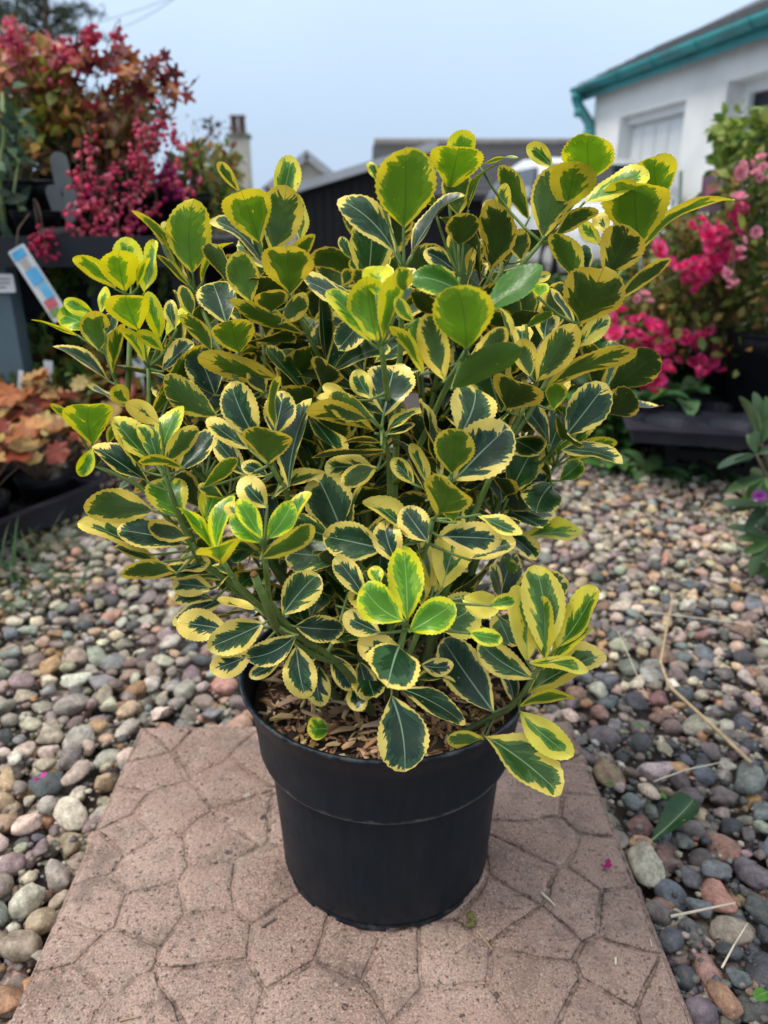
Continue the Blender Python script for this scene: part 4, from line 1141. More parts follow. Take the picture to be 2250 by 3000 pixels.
# gutter, brackets, fascia, downpipe
m = MB(); gp = [HP(s_, 2.475 , .235) for s_ in (-.22, WL)]
sec = [(math.cos(a), math.sin(a)) for a in np.linspace(math.pi, 2 * math.pi, 9)]
for rr_ in (.068, .060):
    pass
vs = []
for p in gp:
    for rr_ in (.095, .083):
        for (cx, cz) in (sec if rr_ > .09 else sec[::-1]): vs.append(p + hn * (cx * rr_) + Vector((0, 0, cz * rr_ + .03)))
nS = 18; m.add(vs, [(k, (k + 1) % nS, nS + (k + 1) % nS, nS + k) for k in range(nS)] + [tuple(range(nS - 1, -1, -1)), tuple(range(nS, 2 * nS))])
gut = m.build('gutter', teal, house)
for k in range(9):
    m = MB(); p = HP(.3 + k * .95, 2.475, .235); m.tube([p + hn * (cx * .101) + Vector((0, 0, cz * .101 + .03)) for (cx, cz) in sec], .011, 5); m.build('bracket', teal, gut)
m = MB(); hbox(m, -.2, WL, 2.33, 2.498, .135, .162); m.build('fascia', teal, house, smooth=False)
m = MB(); hbox(m, -.2, WL, 2.452, 2.475, 0, .134); m.build('soffit', blackw, house, smooth=False)
m = MB(); g0 = HP(-.12, 2.46, .235)
m.tube([g0 + Vector((0, 0, .0)), g0 + Vector((0, 0, -.14)), g0 + Vector((0, 0, -.22)) - hn * .04 + hd * .02, g0 + Vector((0, 0, -.42)) - hn * .15 + hd * .14, g0 + Vector((0, 0, -.52)) - hn * .17 + hd * .16, g0 + Vector((0, 0, -2.5)) - hn * .17 + hd * .16], .075, 12)
dp = m.build('downpipe', teal, house)
for dz in (-.02, -.24, -.55): 
    m = MB(); off = Vector((0, 0, 0)) if dz > -.2 else (-hn * .05 + hd * .03 if dz > -.3 else -hn * .17 + hd * .16); m.tube([g0 + off + Vector((0, 0, dz)), g0 + off + Vector((0, 0, dz - .10))], .092, 12); m.build('pipe_collar', teal, dp)

def gable_house(name, label, apex, halfw, depth, eavedrop, wallm, roofm, trim, skew=0):
    h = thing(name, (apex.x, apex.y, -.07), label, 'house')
    zE = apex.z - eavedrop; y0, y1 = apex.y, apex.y + depth; x = apex.x
    m = MB(); m.add([(x - halfw, y0, -.07), (x + halfw, y0, -.07), (x + halfw, y0, zE), (x, y0, apex.z), (x - halfw, y0, zE), (x - halfw + skew, y1, -.07), (x + halfw + skew, y1, -.07), (x + halfw + skew, y1, zE), (x + skew, y1, apex.z), (x - halfw + skew, y1, zE)],
          [(0, 1, 2, 3, 4), (9, 8, 7, 6, 5), (0, 4, 9, 5), (1, 6, 7, 2)]); m.build('wall', wallm, h, smooth=False)
    m = MB(); o_ = .22; t = .14
    for sg in (-1, 1):
        ex = x + sg * (halfw + o_); ez = zE - o_ * eavedrop / halfw
        m.hexa([Vector(p) for p in [(x, y0 - .25, apex.z + .02), (ex, y0 - .25, ez + .02), (ex + skew, y1, ez + .02), (x + skew, y1, apex.z + .02), (x, y0 - .25, apex.z + .02 + t), (ex, y0 - .25, ez + .02 + t), (ex + skew, y1, ez + .02 + t), (x + skew, y1, apex.z + .02 + t)]])
    r_ = m.build('roof', roofm, h, smooth=False)
    for sg in (-1, 1):
        m = MB(); ex = x + sg * (halfw + o_); ez = zE - o_ * eavedrop / halfw; m.bar((x - sg * .02, y0 - .29, apex.z - .02), (ex, y0 - .29, ez - .02), .06, .34, Vector((0, 0, 1))); m.build('bargeboard', trim, h, smooth=False)
    return h, r_
gh, gr = gable_house('gabled_house', 'far pale gabled house with light bargeboards beside a tall cream chimney', at(900, 452, 38), 1.6, 7, 1.22, cream, slate, greyp, -1.5)
gh2, gr2 = gable_house('chimney_cottage', 'low slate-roofed cottage with a tall cream chimney stack', at(700, 560, 44) , 3.2, 7, 1.6, cream, slate, cream)
c0 = at(706, 560, 43.5); ctop = at(706, 402, 43.5)
m = MB(); m.box(c0.x - .5, c0.x + .5, 43.5, 44.4, c0.z - 1.2, ctop.z); chim = m.build('chimney', cream, gr2, smooth=False)
m = MB(); m.box(c0.x - .6, c0.x + .6, 43.4, 44.5, ctop.z, ctop.z + .18); m.build('chimney_cap', plain('mossy_cope', (.16, .17, .12), .9, .3, 3), gr2, smooth=False)
for k in (-.22, .2):
    m = MB(); m.lathe([(.20, 0), (.18, .75), (.22, .8), (.22, .9), (.12, .9)], 12, (c0.x + k, 43.95, ctop.z + .18)); m.build('chimney_pot', plain('clay_pot', (.12, .07, .06), .8, .2, 3), gr2)
# grey-roofed outbuilding and the black shed
r1, r2, r3 = at(1117, 438, 17), at(1720, 460, 17), at(1250, 588, 14.5)
out_b = thing('slate_outbuilding', (r1.x, 17, -.07), 'low outbuilding with a broad grey slate roof behind the black shed', 'outbuilding')
m = MB(); m.hexa([Vector(p) for p in [(r1.x - .15, 14.3, r3.z), (r2.x + 1.5, 14.3, r3.z), (r2.x + 1.5, 17, r1.z), (r1.x - .15, 17, r1.z), (r1.x - .15, 14.3, r3.z + .08), (r2.x + 1.5, 14.3, r3.z + .08), (r2.x + 1.5, 17, r1.z + .08), (r1.x - .15, 17, r1.z + .08)]])
orf = m.build('roof', plain('grey_slate_far', (.034, .036, .041), .8, .2, 3, .3, 12, .01), out_b, smooth=False)
for row in range(8):
    m = MB(); t0 = row / 8; t1 = (row + 1.06) / 8; za, zb = r3.z + (r1.z - r3.z) * t0 + .094, r3.z + (r1.z - r3.z) * min(1, t1) + .085; ya, yb = 14.3 + 2.7 * t0, 14.3 + 2.7 * min(1, t1)
    m.hexa([Vector(p) for p in [(r1.x - .18, ya, za - .03), (r2.x + 1.52, ya, za - .03), (r2.x + 1.52, yb, zb - .03), (r1.x - .18, yb, zb - .03), (r1.x - .18, ya, za), (r2.x + 1.52, ya, za), (r2.x + 1.52, yb, zb), (r1.x - .18, yb, zb)]]); m.build('slate_course', orf.data.materials[0], orf, smooth=False)
m = MB(); m.tube([(r1.x - .15, 17, r1.z + .1), (r2.x + 1.5, 17, r1.z + .1)], .11, 8); m.build('ridge', plain('ridge_tile', (.17, .16, .155), .8, .2, 3), orf)
m = MB(); m.box(r1.x, r2.x + 1.4, 14.6, 19, -.07, r3.z + .1); m.add([(r1.x, 14.6, r3.z + .1), (r1.x, 17, r1.z), (r1.x, 19, r3.z)], [(0, 1, 2)]); m.build('wall', blackw, out_b, smooth=False)
b0, b1 = at(866, 574, 8), at(1250, 452, 8)
shed = thing('black_shed', ((b0.x + b1.x) / 2, 8, -.07), 'black shed with a sloping pale roof edge behind the shrub', 'shed')
nb = 14
for k in range(nb):
    xa, xb = b0.x + (b1.x - b0.x) * k / nb, b0.x + (b1.x - b0.x) * (k + 1) / nb; za, zb = b0.z + (b1.z - b0.z) * k / nb, b0.z + (b1.z - b0.z) * (k + 1) / nb
    m = MB(); m.hexa([Vector(p) for p in [(xa + .004, 8, -.07), (xb - .004, 8, -.07), (xb - .004, 8.05, -.07), (xa + .004, 8.05, -.07), (xa + .004, 8, za), (xb - .004, 8, zb), (xb - .004, 8.05, zb), (xa + .004, 8.05, za)]]); m.build('board', blackw, shed, smooth=False)
m = MB(); m.hexa([Vector(p) for p in [(b0.x, 8.06, -.07), (b1.x, 8.06, -.07), (b1.x, 11, -.07), (b0.x, 11, -.07), (b0.x, 8.06, b0.z), (b1.x, 8.06, b1.z), (b1.x, 11, b1.z), (b0.x, 11, b0.z)]]); m.build('wall', blackw, shed, smooth=False)
m = MB(); m.hexa([Vector(p) for p in [(b0.x - .12, 7.86, b0.z - .01), (b1.x + .1, 7.86, b1.z + .03), (b1.x + .1, 11.1, b1.z + .03), (b0.x - .12, 11.1, b0.z - .01), (b0.x - .12, 7.86, b0.z + .07), (b1.x + .1, 7.86, b1.z + .11), (b1.x + .1, 11.1, b1.z + .11), (b0.x - .12, 11.1, b0.z + .07)]]); m.build('roof', greyp, shed, smooth=False)

# --- parked car, nose towards us
def car(name, loc, rz, paint, label):
    c = thing(name, (0, 0, 0), label, 'car'); Lc, Wc = 3.9, .84
    def sect(y, w, z0, z1, top=.8):
        return [(-w, y, z0 + .12), (-w * .98, y, z0), (w * .98, y, z0), (w, y, z0 + .12), (w * 1.0, y, z0 + (z1 - z0) * .6), (w * .93, y, z1 - .03), (w * top, y, z1), (-w * top, y, z1), (-w * .93, y, z1 - .03), (-w * 1.0, y, z0 + (z1 - z0) * .6)]
    def loft(secs):
        m = MB(); n = len(secs[0]); m.add([p for s_ in secs for p in s_], [(i * n + k, i * n + (k + 1) % n, (i + 1) * n + (k + 1) % n, (i + 1) * n + k) for i in range(len(secs) - 1) for k in range(n)] + [tuple(range(n - 1, -1, -1)), tuple((len(secs) - 1) * n + k for k in range(n))]); return m
    secs = [sect(0, .62, .32, .62), sect(.06, .74, .24, .72), sect(.35, .82, .2, .82), sect(1.0, Wc, .2, .92), sect(1.3, Wc, .2, .95), sect(3.3, Wc, .2, .98), sect(3.75, .80, .24, .96), sect(3.9, .7, .34, .9)]
    loft(secs).build('body', paint, c)
    def cab(y, w, z, zb): return [(-Wc * .96, y[0], zb), (Wc * .96, y[0], zb), (w, y[1], z - .06), (w * .86, y[1], z), (-w * .86, y[1], z), (-w, y[1], z - .06)]
    A = [cab((1.05, 1.05), .80, .99, .93), cab((1.3, 1.62), .66, 1.36, .95), cab((1.9, 1.95), .66, 1.45, .95), cab((2.7, 2.7), .66, 1.47, .96), cab((3.5, 3.4), .64, 1.40, .97), cab((3.8, 3.75), .66, 1.02, .95)]
    loft(A).build('cabin', paint, c)
    m = MB(); m.add([(-.70, 1.10, .985), (.70, 1.10, .985), (.60, 1.585, 1.335), (-.60, 1.585, 1.335)], [(0, 1, 2, 3)]); 
    m.v = [(x, y - .035, z + .02) for (x, y, z) in m.v]; m.add([(x, y + .02, z - .02) for (x, y, z) in m.v], [(3, 2, 1, 0), (0, 4 - 4, 1, 1)][:1]); m.build('windscreen', darkglass, c, smooth=False)
    for sg in (-1, 1):
        for (ya, yb, yc, yd) in ((1.45, 2.35, 2.35, 1.80), (2.43, 3.35, 3.25, 2.43)):
            m = MB(); m.hexa([Vector((sg * .83 + q, ya, 1.0)) if 0 else Vector(v_) for q in (0,) for v_ in [(sg * .835, ya, .99), (sg * .835, yb, .99), (sg * .70, yc, 1.33), (sg * .70, yd, 1.33), (sg * .80, ya, .99), (sg * .80, yb, .99), (sg * .66, yc, 1.33), (sg * .66, yd, 1.33)]]); m.build('side_window', darkglass, c, smooth=False)
        m = MB(); m.lathe([(.01, 0), (.1, .01), (.14, .06), (.12, .1)], 14); m.v = [(sg * .62 + x, .12 - z, .62 + y * .7) for (x, y, z) in m.v]; m.build('headlight', plain('lamp_glass', (.5, .52, .55), .12, .1), c)
        m = MB(); m.box(sg * .95 - .07, sg * .95 + .07, 1.4, 1.48, .98, 1.1); m.build('mirror', paint, c, smooth=False)
        for yw in (.75, 3.15):
            m = MB(); m.lathe([(.16, 0), (.29, 0), (.31, .03), (.31, .17), (.29, .2), (.16, .2)], 24); m.v = [(sg * .74 + (z - .1) * sg, yw + x, .31 + y) for (x, y, z) in m.v]; wh = m.build('wheel', black, c)
            m = MB(); m.lathe([(.02, .17), (.1, .185), (.16, .19), (.17, .12)], 18); m.v = [(sg * .74 + (z - .1) * sg, yw + x, .31 + y) for (x, y, z) in m.v]; m.build('rim', plain('wheel_rim', (.4, .4, .42), .3, .1, metal=.6), wh)
    m = MB(); m.box(-.45, .45, -.015, .06, .36, .52); m.build('grille', black, c, smooth=False)
    c.location = loc; c.rotation_euler = (0, 0, rz); return c
car('parked_car', (2.78, 8.2, -.075), R(8), plain('white_car_paint', (.62, .64, .66), .25, .05, 2), 'white parked car beside the white house, behind the shrub')

# --- overhead wires
for k, (a, b_) in enumerate(((at(200, 90, 30), at(640, -60, 22)), (at(330, 90, 30), at(520, -10, 22)))):
    m = MB(); mid = (a + b_) / 2 - Vector((0, 0, .15)); m.tube(bez(a, mid, b_, 12), .008 if k < 2 else .01, 5)
    tag(m.build('overhead_wire', black), ['thin dark overhead wire slanting across the sky beside the conifer', 'short overhead wire slanting below the higher wire by the conifer', 'faint level overhead wire crossing the sky above the roofs'][k], 'wire')

# ================================================================== plants around
def crown(m, pts, n, size, pal, rr, up=.3, asp=.55):
    for _ in range(n):
        c, r = rr.choice(pts); p = c + rdir(rr) * (r * rr.random() ** .45)
        d = (rdir(rr) + (p - c).normalized() * .6 + Vector((0, 0, up))).normalized(); m.col = jit(rr.choice(pal), rr, .25)
        L = size * rr.uniform(.6, 1.3); m.sleaf(p, d, rdir(rr) + Vector((0, 0, .8)), L, L * asp)
def clumps(c, rad, k, r, rr):
    o = []
    for _ in range(k):
        d = rdir(rr) * (rr.random() ** .4); o.append((Vector((c[0] + d.x * rad[0], c[1] + d.y * rad[1], c[2] + d.z * rad[2])), r * rr.uniform(.6, 1.2)))
    return o
woody = plain('brown_twig', (.11, .075, .05), .8, .3, 40)
def branchy(base, pts, r0, parent, rr, name='stems', mat=None):
    m = MB()
    for (p, _) in pts:
        mid = base + (p - base) * .5 + Vector((0, 0, (p.z - base.z) * .15)) + rdir(rr) * .02
        m.tube(bez(base, mid, p, 6), [r0 * (1 - .12 * i) for i in range(7)], 5)
    return m.build(name, mat or woody, parent)
def bush(name, label, cat, base, centre, rad, k, r, n, size, pal, rr, group=None, asp=.55, r0=.005, up=.3):
    t = thing(name, base, label, cat, group); pts = clumps(centre, rad, k, r, rr)
    branchy(Vector(base), pts, r0, t, rr); m = MB(); crown(m, pts, n, size, pal, rr, up, asp); m.build('foliage', MT['fol'], t)
    return t, pts
def pot_b(name, label, c, r, h, mat=black, group=None, cat='pot'):
    t = thing(name, c, label, cat, group); m = MB()
    m.lathe([(.02, .004), (r * .78, 0), (r * .93, h * .72), (r * .97, h * .73), (r, h), (r * .93, h), (r * .86, h * .70), (.01, h * .66)], 28, c); m.build('body', mat, t)
    m = MB(); m.lathe([(r * .97, h * .93), (r * 1.05, h * .95), (r * 1.05, h), (r * .92, h + .001)], 28, c); m.build('rim', mat, t)
    return t
GR = [(.05, .11, .025), (.08, .15, .03), (.035, .07, .02), (.11, .17, .04)]
OL = [(.13, .14, .03), (.09, .12, .03), (.17, .15, .04), (.22, .12, .03), (.06, .09, .02)]
YG = [(.26, .30, .04), (.18, .24, .04), (.33, .33, .06), (.10, .15, .03)]
RED = [(.20, .02, .025), (.13, .018, .025), (.32, .04, .03), (.30, .10, .03), (.10, .02, .025), (.36, .16, .06)]
ORA = [(.32, .12, .03), (.26, .16, .04), (.20, .07, .03), (.38, .24, .07), (.22, .20, .05)]
PINK = [(.74, .08, .19), (.66, .06, .15), (.80, .22, .32), (.52, .04, .12), (.78, .15, .20)]
HOT = [(.84, .035, .24), (.76, .02, .18), (.88, .10, .34), (.86, .18, .36)]
PALEP = [(.78, .36, .44), (.72, .28, .38)]

# conifer, far left
cb = at(135, 700, 13); cb.z = -.07
con = thing('conifer_tree', cb, 'tall feathery dark conifer standing behind the pink and red bench plants', 'tree')
m = MB(); tp = at(128, -60, 13); m.tube([cb, at(140, 350, 13), at(138, 150, 13), tp], [.13, .09, .055, .02], 8); m.build('trunk', woody, con)
cm = MB(); lm = MB()
for k in range(46):
    zf = rb.random(); p0 = at(138, 330 - 380 * zf, 13); a = rb.uniform(0, 6.28); Lb = rb.uniform(.5, .95) * (1.1 - .35 * zf)
    p1 = p0 + Vector((math.cos(a) * Lb, math.sin(a) * Lb, rb.uniform(-.1, .35))); pth = bez(p0, (p0 + p1) / 2 + Vector((0, 0, .12)), p1, 6); lm.tube(pth, [.018 - .002 * i for i in range(7)], 4)
    for q in pth[2:]:
        for _ in range(26):
            cm.col = jit(rb.choice([(.035, .055, .03), (.05, .075, .04), (.025, .04, .028)]), rb, .2); b_ = q + rdir(rb) * rb.uniform(0, .10); cm.sleaf(b_, (rdir(rb) + Vector((0, 0, -.2))), rdir(rb), rb.uniform(.05, .11), .018)
lm.build('limbs', woody, con); cm.build('crown', MT['fol'], con)
cb = at(-30, 700, 11); cb.z = -.07
con2 = thing('conifer_tree', cb, 'conifer half out of view with sparse dark sprays, nearer than the tall conifer', 'tree')
m = MB(); m.tube([cb, at(-40, 200, 11), at(-40, -50, 11)], [.1, .06, .02], 7); m.build('trunk', woody, con2); cm = MB()
for k in range(16):
    p0 = at(-40, 260 - 300 * rb.random(), 11); a = rb.uniform(-.8, .8); p1 = p0 + Vector((.45 * math.cos(a), .45 * math.sin(a), .12))
    for q in bez(p0, (p0 + p1) / 2 + Vector((0, 0, .1)), p1, 6)[1:]:
        for _ in range(18): cm.col = jit((.035, .055, .03), rb, .25); cm.sleaf(q + rdir(rb) * .09, rdir(rb), rdir(rb), rb.uniform(.05, .1), .018)
cm.build('crown', MT['fol'], con2)

# far greenery row along the path
def far_bush(px, py0, py1, Y, wpx, pal, label, n=420, size=.045, seed=1, name='garden_shrub', cat='shrub'):
    rr = random.Random(seed); a, b_ = at(px, py0, Y), at(px, py1, Y); w_ = wpx / FPX * Y / 2
    base = Vector((a.x, Y, max(-.07, min(b_.z, .0)))); c = (a.x, Y, (a.z + b_.z) / 2)
    return bush(name, label, cat, base, c, (w_, w_, abs(a.z - b_.z) / 2), 16, w_ * .42, n, size, pal, rr, None, .6, .008)
far_bush(610, 420, 700, 4.2, 150, YG + ORA, 'yellow-green shrub with orange tints beyond the end of the bench', 600, .05, 3)
far_bush(600, 340, 560, 6.5, 130, [(.12, .12, .13), (.09, .09, .10), (.2, .14, .15)], 'thin greyish twiggy shrub rising beyond the bench plants', 160, .05, 4)
far_bush(690, 560, 1000, 4.5, 220, GR, 'dark green shrub beyond the bench end, low behind the shrub', 700, .06, 5)
far_bush(945, 745, 1000, 4.2, 130, RED + YG + ORA, 'red and yellow autumn-coloured plant in the gap behind the shrub', 420, .05, 6)
far_bush(1080, 700, 1060, 4.6, 190, GR + OL, 'mid green low shrub standing behind the middle of the variegated shrub', 600, .06, 7)
far_bush(1330, 690, 1080, 4.4, 240, GR, 'leafy green shrub beyond the gravel, hidden by the potted shrub', 700, .06, 8)
far_bush(1720, 720, 1140, 3.1, 230, GR + [(.03, .13, .03)], 'bright green shrub between the potted shrub and the rose bushes', 900, .06, 9)
far_bush(1850, 700, 960, 3.6, 220, GR + OL + [(.3, .34, .33)], 'dense olive shrub behind the rose bushes by the cane', 800, .05, 10)

# ---------- left bench
bluegrey = plain('blue_grey_paint', (.085, .13, .155), .7, .2, 5, .2, 50, .002, (.05, .06, .06), .4)
BZ, BY0, BY1 = .603, 1.95, 2.75; bx0, bx1 = -2.1, at(600, 680, 2.0).x
bench = thing('display_bench', ((bx0 + bx1) / 2, 2.3, -.06), 'black slatted plant display bench with blue-grey posts and a lower shelf', 'bench')
for k in range(6):
    m = MB(); ya = BY0 + k * (BY1 - BY0) / 6; m.box(bx0, bx1, ya + .006, ya + (BY1 - BY0) / 6 - .006, BZ - .022, BZ); m.build('top_board', black, bench, smooth=False)
m = MB(); m.box(bx0, bx1, BY0 - .022, BY0 - .002, BZ - .06, BZ + .012); m.build('front_rail', plain('dark_blue_rail', (.008, .011, .017), .7, .2, 9), bench, smooth=False)
pl = at(12, 800, BY0).x
for x_ in (pl - .035, -1.55, bx1 - .05):
    for y_ in (BY0 + .01, BY1 - .07):
        m = MB(); m.box(x_ - .035, x_ + .035, y_, y_ + .06, -.06, BZ - .024); m.build('post', bluegrey if x_ != bx1 - .05 else blackw, bench, smooth=False)
for k in range(4):
    m = MB(); ya = BY0 + .08 + k * .17; m.box(bx0, bx1 - .1, ya, ya + .15, .22, .24); m.build('shelf_board', plain('weathered_board', (.12, .10, .08), .85, .3, 8) if k == 0 else blackw, bench, smooth=False)
m = MB(); m.box(bx0, bx1, BY1, BY1 + .02, -.06, BZ - .03); m.build('shade_panel', black, bench, smooth=False)  # added black sheet standing in for the shade under the bench
for k, px in enumerate((60, 190, 320, 450, 560)):
    c = at(px, 900, 2.2); c.z = .24; pot_b('nursery_pot', ('black pot on the lower shelf against the blue-grey bench post', 'black pot on the lower shelf behind the slanted blue label', 'black pot on the lower shelf below the pink flower sprays', 'black pot on the lower shelf under the maple', 'black pot on the lower shelf at the open bench end')[k], c, .085, .15, black, 'pots under the bench')
for k, (px, py) in enumerate(((190, 850), (330, 830), (450, 820), (120, 1000), (300, 1010), (430, 1040))):
    a = at(px, py, 2.1); rr = random.Random(40 + k); bush('potted_seedling', ('shaded green seedling on the lower shelf behind the slanted blue label', 'shaded green seedling on the lower shelf below the pink sprays', 'shaded green seedling on the lower shelf at the bench end', 'green seedling on the ground under the bench by the narrow white tag', 'green seedling on the ground under the bench between two white tags', 'green seedling on the ground under the bench by the wider white tag')[k], 'plant', (a.x, 2.2, .22 + (.12 if py < 950 else -.26)), a, (.07, .07, .06), 6, .03, 60, .045, GR, rr, 'seedlings under the bench', .5, .002)
# cards
def card(name, px, py, wpx, hpx, Y, rot, mat, label, thick=.0015, tilt=0, rnd_=.08):
    c = at(px, py, Y); w_, h_ = wpx / FPX * Y, hpx / FPX * Y; m = MB()
    rx = Matrix.Rotation(tilt, 3, 'X'); ry = Matrix.Rotation(rot, 3, 'Y'); P = []
    ol = []
    for (cx, cz) in ((1, 1), (-1, 1), (-1, -1), (1, -1)):
        for a in (0, 30, 60, 90):
            aa = R(a + {(1, 1): 0, (-1, 1): 90, (-1, -1): 180, (1, -1): 270}[(cx, cz)]); q = min(w_, h_) * rnd_; ol.append((cx * (w_ / 2 - q) + q * math.cos(aa), cz * (h_ / 2 - q) + q * math.sin(aa)))
    n = len(ol); vs = [rx @ ry @ Vector((x_, -thick, z_)) for x_, z_ in ol] + [rx @ ry @ Vector((x_, thick, z_)) for x_, z_ in ol]
    m.add([c + v_ for v_ in vs], [tuple(range(n - 1, -1, -1)), tuple(range(n, 2 * n))] + [(k, (k + 1) % n, n + (k + 1) % n, n + k) for k in range(n)])
    o = m.build(name, mat, None, smooth=False, loc=c); tag(o, label, 'label'); return o, c, rx @ ry, w_, h_
lab_w = plain('white_label', (.62, .64, .66), .5, .05, 8)
def patch(o, c, Mx, w_, h_, u0, u1, v0, v1, col, name='print'):
    m = MB(); z = -.0032
    m.add([c + Mx @ Vector((u * w_, z, v * h_)) for (u, v) in ((u0, v0), (u1, v0), (u1, v1), (u0, v1))], [(0, 1, 2, 3)]); return m.build(name, plain('print', col, .5, .12, 60), o, smooth=False)
o, c, Mx, w_, h_ = card('plant_label', 115, 832, 52, 215, 1.80, R(-27), lab_w, 'long blue and white plant label hanging slanted from the bench edge')
for (u0, u1, v0, v1, col) in ((-.4, .36, .36, .47, (.09, .38, .66)), (-.3, .42, .0, .2, (.10, .40, .68)), (-.2, .2, .22, .34, (.40, .38, .36)), (-.1, .42, -.22, -.02, (.14, .45, .70)), (-.35, .3, -.33, -.21, (.55, .12, .14)), (-.4, .2, -.44, -.34, (.18, .28, .10))): patch(o, c, Mx, w_, h_, u0, u1, v0, v1, col)
m = MB(); t0 = c + Mx @ Vector((0, 0, h_ / 2)); m.tube([t0 + Vector((0, 0, -.003)), t0 + Vector((-.01, .05, .04)), t0 + Vector((-.015, .135, .075))], .0012, 5); m.build('string', woody, o)
o, c, Mx, w_, h_ = card('price_card', 12, 830, 58, 50, BY0 - .004, 0, lab_w, 'small white card with lines of dark print on the blue-grey bench post')
for k, (a, b_) in enumerate(((-.4, .35), (-.4, .3), (-.3, .1))): patch(o, c, Mx, w_, h_, a, b_, .2 - k * .22, .27 - k * .22, (.12, .12, .14))
for k, (px, py, w0, h0, Y) in enumerate(((180, 505, 48, 100, 2.12), (165, 590, 40, 85, 2.10), (205, 600, 34, 90, 2.08))):
    card('plant_label', px, py, w0, h0, Y, R((-4, -12, 8)[k]), plain('grey_label', (.13, .15, .155), .5, .1, 20), ('rounded grey-white label standing among the bench pots', 'smaller grey label leaning left below the rounded one', 'narrow grey label beside the pink flower sprays')[k], rnd_=.46)
for k, (px, py, w0, h0, Y) in enumerate(((142, 1078, 26, 42, 1.98), (412, 1075, 40, 55, 1.98), (60, 1115, 14, 60, 1.9))): 
    o_, c_, *_r = card('plant_label', px, py, w0, h0, Y, R((6, -8, 14)[k]), lab_w, ('small white plant tag among the shaded plants under the bench', 'wider white plant tag under the bench beside the stems', 'narrow white tag stuck upright in the orange-leaved plants')[k])
    m = MB(); m.box(c_.x - .003, c_.x + .003, Y + .002, Y + .004, -.05, c_.z); m.build('tag_stake', lab_w, o_, smooth=False)
# pots and plants on the bench
def onb(px, Y): c = at(px, 660, Y); c.z = BZ; return c
for k, (px, Y, r, h) in enumerate(((60, 2.25, .10, .15), (190, 2.3, .11, .15), (320, 2.25, .10, .14), (440, 2.3, .10, .14), (540, 2.3, .08, .12), (110, 2.08, .06, .07))):
    pot_b('nursery_pot', ('black bench pot of the gold and lime shrub', 'black bench pot of the peach-pink shrub', 'black bench pot of the dark red maple', 'black bench pot of the bronze shrub', 'black bench pot of the yellow-green end plant', 'low black bench pot in front of the grey saucer')[k], onb(px, Y), r, h, black, 'pots on the bench')
c = onb(155, 2.10); t = thing('pot_saucer', c, 'shallow grey pot saucer standing on the bench below the grey labels', 'saucer'); m = MB(); m.lathe([(.01, .012), (.058, .012), (.066, .03), (.070, .03), (.062, .0), (.01, 0)], 28, c); m.build('dish', plain('grey_plastic', (.075, .07, .078), .6, .15, 10), t)

rr = random.Random(11)
base = onb(320, 2.3) + Vector((0, 0, .11)); mp = thing('maple_tree', base, 'small maple with dark red pointed leaves on the bench', 'tree')
pts = [(at(px, py, 2.25 + rr.uniform(-.15, .15)), .05) for (px, py) in [(375, 165), (420, 190), (330, 200), (280, 180), (480, 230), (510, 290), (360, 250), (250, 190), (310, 270), (440, 260), (400, 215), (465, 195), (520, 250), (220, 230), (390, 300), (300, 320), (480, 330)]]
branchy(base, pts, .004, mp, rr, 'branches')
m = MB()
for (p, r) in pts:
    for _ in range(7): 
        m.col = jit(rr.choice(RED), rr, .3); q = p + rdir(rr) * r * rr.random(); dd = (rdir(rr) + Vector((0, -.2, -.2))).normalized()
        m.lobed(q, dd, rdir(rr) + Vector((0, -.6, .8)), rr.uniform(.022, .040), 5, .68, .2, rr)
m.build('foliage', MT['fol'], mp)
for nm, lb, cpx, cpy, wx, hy, pal, n, sz, bpx in (
    ('golden_shrub', 'gold and lime-leaved shrub with orange tips on the bench', 130, 350, 260, 190, [(.30, .32, .04), (.36, .34, .06), (.40, .22, .05), (.22, .24, .05), (.34, .16, .06)], 1000, .045, 60),
    ('bronze_shrub', 'bronze and orange leafy shrub below the red maple on the bench', 330, 385, 270, 220, [(.36, .15, .04), (.30, .20, .06), (.26, .08, .04), (.30, .28, .06), (.14, .07, .03)], 1000, .04, 440),
    ('pale_pink_shrub', 'peach and pink-tinted shrub at the top of the bench display', 90, 205, 260, 150, [(.55, .22, .14), (.50, .26, .12), (.60, .20, .22), (.40, .28, .1), (.5, .1, .12)], 420, .04, 190),
    ('bench_foliage_plant', 'dark leafy plant filling the back of the bench', 230, 520, 420, 230, [(.03, .035, .015), (.05, .05, .02), (.09, .05, .02), (.02, .03, .015)], 900, .05, 320),
    ('yellow_leaf_plant', 'loose yellow-green plant at the end of the bench', 590, 560, 130, 200, YG + OL, 420, .035, 540)):
    a = at(cpx, cpy, 2.35); b0_ = onb(bpx, 2.3) + Vector((0, 0, .1)); bush(nm, lb, 'shrub', b0_, a, (wx / FPX * 2.35 / 2, .13, hy / FPX * 2.35 / 2), 22, .05, n, sz, pal, rr, None, .6, .003)
